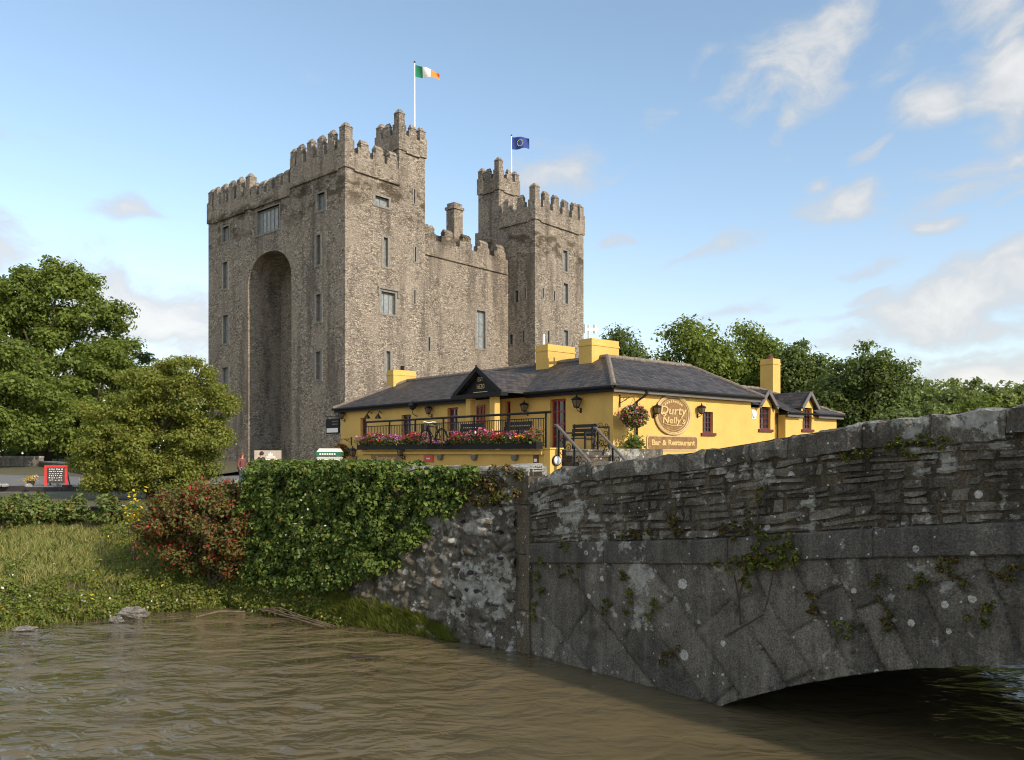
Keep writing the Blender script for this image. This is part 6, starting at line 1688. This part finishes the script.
# plants rooted in the bridge
BF = Frame((BC.x, BC.y, 0), math.atan2(BU.y, BU.x))
def wall_plant(items, n, size, mats, probs, label, k=-.1, stems=()):
    t_ = thing('wall_plant', label, 'plant', (0, 0, 0), 0, 'plants rooted in the bridge wall'); cl = []
    for (px, py, r_) in items:
        tt, zz = BF.hit('y', k, px, py); 
        for _ in range(5): q = bp(tt+rng.normal(0, r_*.8), zz+rng.normal(0, r_*.8), k-.02+rng.uniform(0, .05)); cl.append((q.x, q.y, q.z, r_*rng.uniform(.35, .75)))
    mass_leaves(cl, n, size, 'foliage', mats, t_, lo=.15, mi=lambda P, m_: rng.choice(len(mats), m_, p=probs))
    if stems:
        mb = MB()
        for s_ in stems:
            pts = []
            for (px, py) in s_:
                tt, zz = BF.hit('y', -.05, px, py); pts.append(bp(tt, zz, -.05+rnd.uniform(-.02, .0)))
            mb.tube(pts, [.012]*len(pts), 5)
        mb.build('stem', M['bark'], t_)
mG, mD = M['leaf_moss'], M['leaf_dry']
wall_plant([(760, 530, .07), (762, 538, .06), (768, 546, .08), (756, 556, .09), (748, 562, .08), (775, 556, .10), (785, 548, .09), (792, 556, .09), (740, 566, .08), (728, 566, .06), (716, 564, .05), (744, 574, .06), (746, 584, .05), (772, 566, .08), (780, 538, .06), (790, 566, .06), (764, 562, .08), (757, 500, .04), (759, 492, .04)],
           2600, .024, [mG, mD], [.92, .08], 'largest yellow-green creeper trailing over the band course, with bare brown stems', stems=[[(735, 575), (739, 600), (741, 625)], [(775, 566), (768, 600), (764, 612)], [(764, 614), (745, 625), (725, 636)], [(745, 578), (741, 590), (738, 612)], [(757, 490), (758, 515), (759, 545)]])
W_ = [([(875, 586, .05), (878, 578, .05), (886, 616, .06), (880, 600, .04), (893, 626, .07)], 'brown and green tuft running down a joint above the middle of the arch'),
      ([(950, 566, .09), (955, 575, .09), (946, 560, .06)], 'bushy dry tuft under the band course, right of the arch centre line'),
      ([(921, 582, .06), (917, 585, .05)], 'small bright green tuft between two slanting stones under the band course'),
      ([(1010, 572, .09), (1016, 566, .06), (1003, 578, .05)], 'reddish tuft under the band course at the right picture edge'),
      ([(988, 606, .10), (984, 615, .08)], 'dark green cushion plant on the spandrel near the right edge, beside black pits'),
      ([(810, 602, .06), (814, 612, .06), (806, 592, .04)], 'brownish tuft on a slanting stone left of the low arch'),
      ([(845, 628, .07), (838, 632, .04)], 'low tuft on the stones just above the left part of the arch'),
      ([(570, 570, .06), (578, 566, .05), (562, 574, .06), (575, 580, .04)], 'reddish dry tuft under the left end of the band course'),
      ([(625, 578, .06), (620, 574, .05)], 'ochre tuft hanging under the band course on the left spandrel'),
      ([(605, 604, .06), (603, 610, .04)], 'small dark green tuft on the left spandrel, left of a taller tuft'),
      ([(628, 600, .07), (627, 610, .06), (630, 592, .04)], 'taller green tuft on the middle of the left spandrel'),
      ([(655, 605, .06), (650, 615, .06)], 'mossy tuft in a dark joint of the left spandrel'),
      ([(670, 655, .07), (665, 660, .06), (676, 648, .05)], 'brown tuft low on the left spandrel near the waterline'),
      ([(675, 525, .10), (678, 533, .08), (672, 515, .06)], 'dry brown tuft standing on the band course against the rubble parapet'),
      ([(632, 535, .09), (642, 533, .07), (622, 537, .06), (650, 532, .05)], 'green and brown tuft on top of the band course, left of the tall dry tuft'),
      ([(735, 527, .08), (745, 522, .07), (725, 530, .06)], 'brown grassy tuft on the band course just left of the creeper'),
      ([(560, 545, .05), (568, 544, .05)], 'tiny bright green tuft on the left end of the band course'),
      ([(895, 447, .07), (905, 448, .08), (884, 449, .05), (912, 446, .05)], 'bright green moss cushion under the coping, left of its neighbour cushion'),
      ([(932, 443, .07), (942, 441, .06)], 'olive moss cushion under the coping near the right end of the parapet'),
      ([(858, 453, .06), (848, 455, .06), (868, 452, .05)], 'thin strip of green moss under the coping above the creeper'),
      ([(536, 575, .08), (538, 590, .09), (534, 605, .08), (540, 560, .06), (535, 618, .06)], 'green moss strip down the joint beside the bare corner pier')]
for i, (it, lab) in enumerate(W_):
    dry = 'brown' in lab or 'red' in lab or 'dry' in lab or 'ochre' in lab
    wall_plant(it, 230*len(it), .016, [mG, mD], [.25, .75] if dry else [.8, .2], lab, k=-.06)

# ------------------------------------------------------------------ road side, forecourt and people
mb_t = thing('road_wall', 'pale rubble wall section along the far side of the road at the left edge', 'wall')
def wline(pts, h, th_, mat, parent, name):
    mb = MB()
    for (a, b2) in zip(pts, pts[1:]):
        a = Vector(a); b2 = Vector(b2); u = (b2-a).normalized(); n_ = Vector((-u.y, u.x, 0))*th_
        mb.prism([a, b2, b2+n_, a+n_], (0, 0, h))
    return mb.build(name, mat, parent)
wline([(-62, 79, G-.1), (-43.2, 74, G-.1)], 1.28, .5, M['grey_wall'], mb_t, 'wall'); wline([(-62, 78.95, G+1.18), (-43.2, 73.95, G+1.18)], .14, .6, M['white_lichen_wall'], mb_t, 'coping')
mb_t = thing('road_wall', 'lower dark road wall running down towards the thorn tree', 'wall')
wline([(-43.1, 73.8, G-.1), (-26.4, 52.5, G-.1), (-21, 46.5, G-.1)], .85, .45, M['quay_pier'], mb_t, 'wall'); wline([(-43.1, 73.75, G+.75), (-26.4, 52.45, G+.75), (-21, 46.45, G+.75)], .12, .52, M['white_lichen_wall'], mb_t, 'coping')
# the shady verge with a low fence under the trees
mb = MB(); mb.quad((-75, 80, G+.02), (-20, 50, G+.02), (-18, 75, G+.9), (-75, 104, G+.9)); tag(mb.build('verge', M['ground']), kind='structure')
fe = thing('fence', 'low dark post and rail fence in the shade under the left trees', 'fence')
a, b2 = Vector((-46, 82, G+.7)), Vector((-26, 66, G+.7))
for i in range(11):
    p = a.lerp(b2, i/10); mb = MB(); mb.bar(p-Vector((0, 0, .3)), p+Vector((0, 0, 1.15)), .1); mb.build('post', M['timber'], fe)
for z_ in (.45, 1.0): mb = MB(); mb.bar(a+Vector((0, 0, z_)), b2+Vector((0, 0, z_)), .05, .1); mb.build('rail', M['timber'], fe)
# low dark kerb wall above the hedge
kb = thing('low_wall', 'low dark stone kerb wall with loose stones above the clipped hedge', 'wall')
mb = MB(); a = Vector((-40, 33.0, G-.3)); b2 = Vector((-15.2, 33.6, G-.3)); q = a.copy(); u = (b2-a).normalized()
while q.x < b2.x-.3:
    L = rnd.uniform(.5, 1.6); h = rnd.uniform(.46, .60); p = q+u*(L-.03); mb.prism([q, p, p+Vector((0, .45, 0)), q+Vector((0, .45, 0))], (0, 0, h)); q = q+u*L
mb.build('stones', M['timber'], kb)
mb = MB()
for i in range(16): x0 = rnd.uniform(-26, -16.5); mb.lathe([(.02, 0), (.14, .02), (.16, .08), (.08, .15), (.01, .16)], (x0, 33.15+rnd.uniform(-.1, .2), G+.2), 7)
mb.build('loose_stones', M['white_lichen_wall'], kb)
# red framed notice board on the road
q = at(56, 487, 39.5)
ab = thing('notice_board', 'red framed roadside board with lines of white writing', 'sign', (q.x, q.y, G), R(8))
w_, h_ = .52, 1.0
mb = MB(); mb.box(-w_, -w_+.11, -.03, .03, 0, h_); mb.box(w_-.11, w_, -.03, .03, 0, h_); mb.box(-w_+.11, w_-.11, -.03, .03, h_-.11, h_); mb.build('frame', M['red_sign'], ab)
mb = MB(); mb.box(-w_+.11, w_-.11, -.015, .015, .12, h_-.11); pn = mb.build('panel', M['chalk'], ab)
mb = MB()
for r_, (cnt, hh) in enumerate(((6, .07), (7, .06), (5, .045), (7, .075), (6, .06), (5, .045))):
    for k in range(cnt):
        x0 = -.33+.66*k/cnt+rnd.uniform(0, .03); z0 = .79-.105*r_+rnd.uniform(-.008, .008); mb.box(x0, x0+.66/cnt-rnd.uniform(.03, .07), -.019, -.0155, z0, z0+hh*.62)
mb.build('white_marks', M['white'], pn)
mb = MB(); mb.bar((-.45, .02, .9), (-.45, .5, 0), .05); mb.bar((.45, .02, .9), (.45, .5, 0), .05); mb.build('prop', M['timber'], ab)
def planter(px, py, dep, label, mats, pr_):                # small tubs
    q = at(px, py, dep); t_ = thing('flower_tub', label, 'flower tub', (q.x, q.y, G), 0, 'flower tubs by the road'); t_.scale = (.7,)*3
    mb = MB(); mb.lathe([(.16, 0), (.26, .28), (.28, .28), (.28, .34)], (0, 0, 0), 12); mb.build('tub', M['timber'], t_)
    n = 420; P = rng.normal(0, 1, (n, 3))*np.array([.22, .18, .12])+np.array([0, 0, .44]); petals(n, P, .06, mats, rng.choice(len(mats), n, p=pr_), 'flowers', t_)
planter(31, 484, 39.8, 'tub of yellow, white and red flowers left of the red framed board', [M['fl_yellow'], M['leaf_hedge'], M['fl_white'], M['fl_red']], [.5, .2, .15, .15])
planter(89, 489, 38.8, 'tub of yellow flowers right of the red framed board', [M['fl_yellow'], M['leaf_hedge'], M['fl_white']], [.6, .3, .1])
# kiosk with green fascia
q = at(330, 462, 45); kk = thing('kiosk', 'small white kiosk with a green fascia at the left end of the pub', 'kiosk', (q.x, q.y, G), R(4))
mb = MB(); w_ = .6; mb.box(-w_, w_, -.5, .5, 0, 1.3); mb.box(-w_-.04, w_+.04, -.54, .54, 1.3, 1.36); mb.build('body', M['white'], kk)
mb = MB(); mb.box(-w_-.07, w_+.07, -.6, .57, 1.42, 1.66); mb.build('fascia', M['green_paint'], kk)
mb = MB(); mb.prism([(-w_-.05, -.56, 1.662), (w_+.05, -.56, 1.662), (w_-.1, -.56, 1.85), (-w_+.1, -.56, 1.85)], (0, 1.1, 0)); mb.box(-w_, w_, -.5, .5, 1.361, 1.418); mb.build('roof', M['white'], kk)
mb = MB()
for k in range(7): mb.box(-.48+.13*k, -.48+.13*k+.09, -.606, -.601, 1.5, 1.585)
mb.build('white_marks', M['white'], kk)
for x0 in (-.5, .02): mb = MB(); mb.box(x0, x0+.45, -.51, -.498, .85, 1.22); mb.build('window', M['glass'], kk)
# information board by the castle
q = at(268, 462, 56); ib = thing('information_board', 'beige information board with white emblem at the foot of the castle arch', 'sign', (q.x, q.y, G), R(12))
mb = MB(); mb.box(-.95, .95, -.04, .04, .75, 1.78); mb.build('panel', M['beige'], ib)
for s in (-.97, .9): mb = MB(); mb.box(s, s+.07, -.05, .05, 0, 1.85); mb.build('post', M['timber'], ib)
mb = MB(); mb.box(-.1, .5, -.048, -.042, 1.28, 1.36); mb.box(-.15, .62, -.048, -.042, 1.12, 1.2); mb.box(.02, .14, -.048, -.042, 1.42, 1.56); mb.box(.2, .32, -.048, -.042, 1.42, 1.56); mb.box(.14, .2, -.048, -.042, 1.42, 1.66); mb.build('white_marks', M['white'], ib)

def skin_mesh(name, verts, edges, radii, mat, parent=None, sub=2):
    me = bpy.data.meshes.new(name); me.from_pydata(verts, edges, [])
    ob = bpy.data.objects.new(name, me); COL.objects.link(ob)
    ob.modifiers.new('s', 'SKIN'); 
    if not me.skin_vertices: me.skin_vertices.new()
    for sv, r_ in zip(me.skin_vertices[0].data, radii): sv.radius = (r_, r_) if not isinstance(r_, tuple) else r_
    me.skin_vertices[0].data[0].use_root = True
    m_ = ob.modifiers.new('u', 'SUBSURF'); m_.levels = sub; m_.render_levels = sub
    bpy.context.view_layer.update()
    me2 = bpy.data.meshes.new_from_object(ob.evaluated_get(bpy.context.evaluated_depsgraph_get()))
    me2.name = name; me2.materials.clear(); me2.materials.append(mat); me2.polygons.foreach_set('use_smooth', [True]*len(me2.polygons))
    bpy.data.objects.remove(ob)
    o = bpy.data.objects.new(name, me2); COL.objects.link(o)
    if parent is not None: o.parent = parent
    return o
def person(loc, rz, H, top, hair, long_hair, label):
    t_ = thing('person', label, 'person', loc, rz, None); k = H/1.72
    J = {'pel': (0, 0, .95), 'wst': (0, .01, 1.1), 'cst': (0, .02, 1.3), 'nk': (0, .01, 1.47), 'hd0': (0, -.01, 1.56), 'hd': (0, -.02, 1.62), 'hdt': (0, 0, 1.66)}
    for s, c in ((-1, 'l'), (1, 'r')):
        J.update({c+'hip': (.09*s, 0, .9), c+'kn': (.1*s, -.02, .5), c+'an': (.1*s, .02, .09), c+'to': (.11*s, -.14, .04), c+'sh': (.17*s, .01, 1.42), c+'el': (.24*s, .03, 1.13), c+'wr': (.22*s, -.1, .93), c+'hn': (.21*s, -.15, .86)})
    names = list(J); ix = {n_: i for i, n_ in enumerate(names)}
    E = [('pel', 'wst'), ('wst', 'cst'), ('cst', 'nk'), ('nk', 'hd0'), ('hd0', 'hd'), ('hd', 'hdt')]
    for c in 'lr': E += [('pel', c+'hip'), (c+'hip', c+'kn'), (c+'kn', c+'an'), (c+'an', c+'to'), ('cst', c+'sh'), (c+'sh', c+'el'), (c+'el', c+'wr'), (c+'wr', c+'hn')]
    rad = {'pel': .13, 'wst': .115, 'cst': .13, 'nk': .055, 'hd0': .075, 'hd': .095, 'hdt': .085}
    for c in 'lr': rad.update({c+'hip': .085, c+'kn': .055, c+'an': .04, c+'to': .035, c+'sh': .065, c+'el': .042, c+'wr': .028, c+'hn': .038})
    sc_ = lambda p: tuple(v*k for v in p)
    body = skin_mesh('body', [sc_(J[n_]) for n_ in names], [(ix[a], ix[b2]) for a, b2 in E], [rad[n_]*k for n_ in names], M['skin'], t_)
    hd_ = sc_((0, -.02, 1.63))
    mb = MB(); mb.lathe([(.012, -.02), (.016, 0), (.004, .035)], (0, hd_[1]-.1*k, hd_[2]-.01), 6)
    mb.build('nose', M['skin'], t_, True)
    mb = MB(); mb.box(-.045, -.02, hd_[1]-.1*k, hd_[1]-.08*k, hd_[2]+.015, hd_[2]+.03); mb.box(.02, .045, hd_[1]-.1*k, hd_[1]-.08*k, hd_[2]+.015, hd_[2]+.03); mb.build('eyes', M['hair_dark'], t_)
    vs, fs = [], []; n_, m_ = 16, 8
    for j in range(m_+1):
        for i in range(n_):
            th_ = 2*math.pi*i/n_; ph_ = (.62 if not long_hair else .72)*math.pi*j/m_; front = max(0, -math.sin(th_)); dn = ph_*(1-.42*front)
            r_ = .118*k*(1+.04*math.sin(5*th_)); zz = math.cos(dn)*r_*1.15; 
            if long_hair and j > 5: zz -= (j-5)*.07*k*(1-front)
            vs.append((r_*math.sin(dn)*math.cos(th_)*.92, hd_[1]+.01+r_*math.sin(dn)*math.sin(th_), hd_[2]+.02+zz))
    for j in range(m_):
        for i in range(n_): fs.append((j*n_+i, j*n_+(i+1) % n_, (j+1)*n_+(i+1) % n_, (j+1)*n_+i))
    mb = MB(); mb.add(vs, fs); mb.build('hair', hair, t_, True)
    up = ['pel', 'wst', 'cst']; tn = ['pel', 'wst', 'cst', 'lsh', 'lel', 'lwr', 'rsh', 'rel', 'rwr']
    tE = [('pel', 'wst'), ('wst', 'cst'), ('cst', 'lsh'), ('lsh', 'lel'), ('lel', 'lwr'), ('cst', 'rsh'), ('rsh', 'rel'), ('rel', 'rwr')]; jx = {a: i for i, a in enumerate(tn)}
    skin_mesh('jacket', [sc_(J[a]) for a in tn], [(jx[a], jx[b2]) for a, b2 in tE], [(rad[a]+.028)*k for a in tn], top, t_)
    tn = ['pel', 'lhip', 'lkn', 'lan', 'rhip', 'rkn', 'ran']; tE = [('pel', 'lhip'), ('lhip', 'lkn'), ('lkn', 'lan'), ('pel', 'rhip'), ('rhip', 'rkn'), ('rkn', 'ran')]; jx = {a: i for i, a in enumerate(tn)}
    skin_mesh('trousers', [sc_(J[a]) for a in tn], [(jx[a], jx[b2]) for a, b2 in tE], [(rad[a]+.02)*k for a in tn], M['jeans'], t_)
    return t_
q = at(261.5, 455, 38); person((q.x, q.y, G), R(150), 1.62, M['jacket'], M['hair_dark'], False, 'person in a dark jacket facing the beige board, seen behind the hedge top')
q = at(242, 456, 38); person((q.x, q.y, G), R(60), 1.58, M['red_top'], M['hair_red'], True, 'person with long auburn hair and reddish top, standing left of the dark jacketed person')
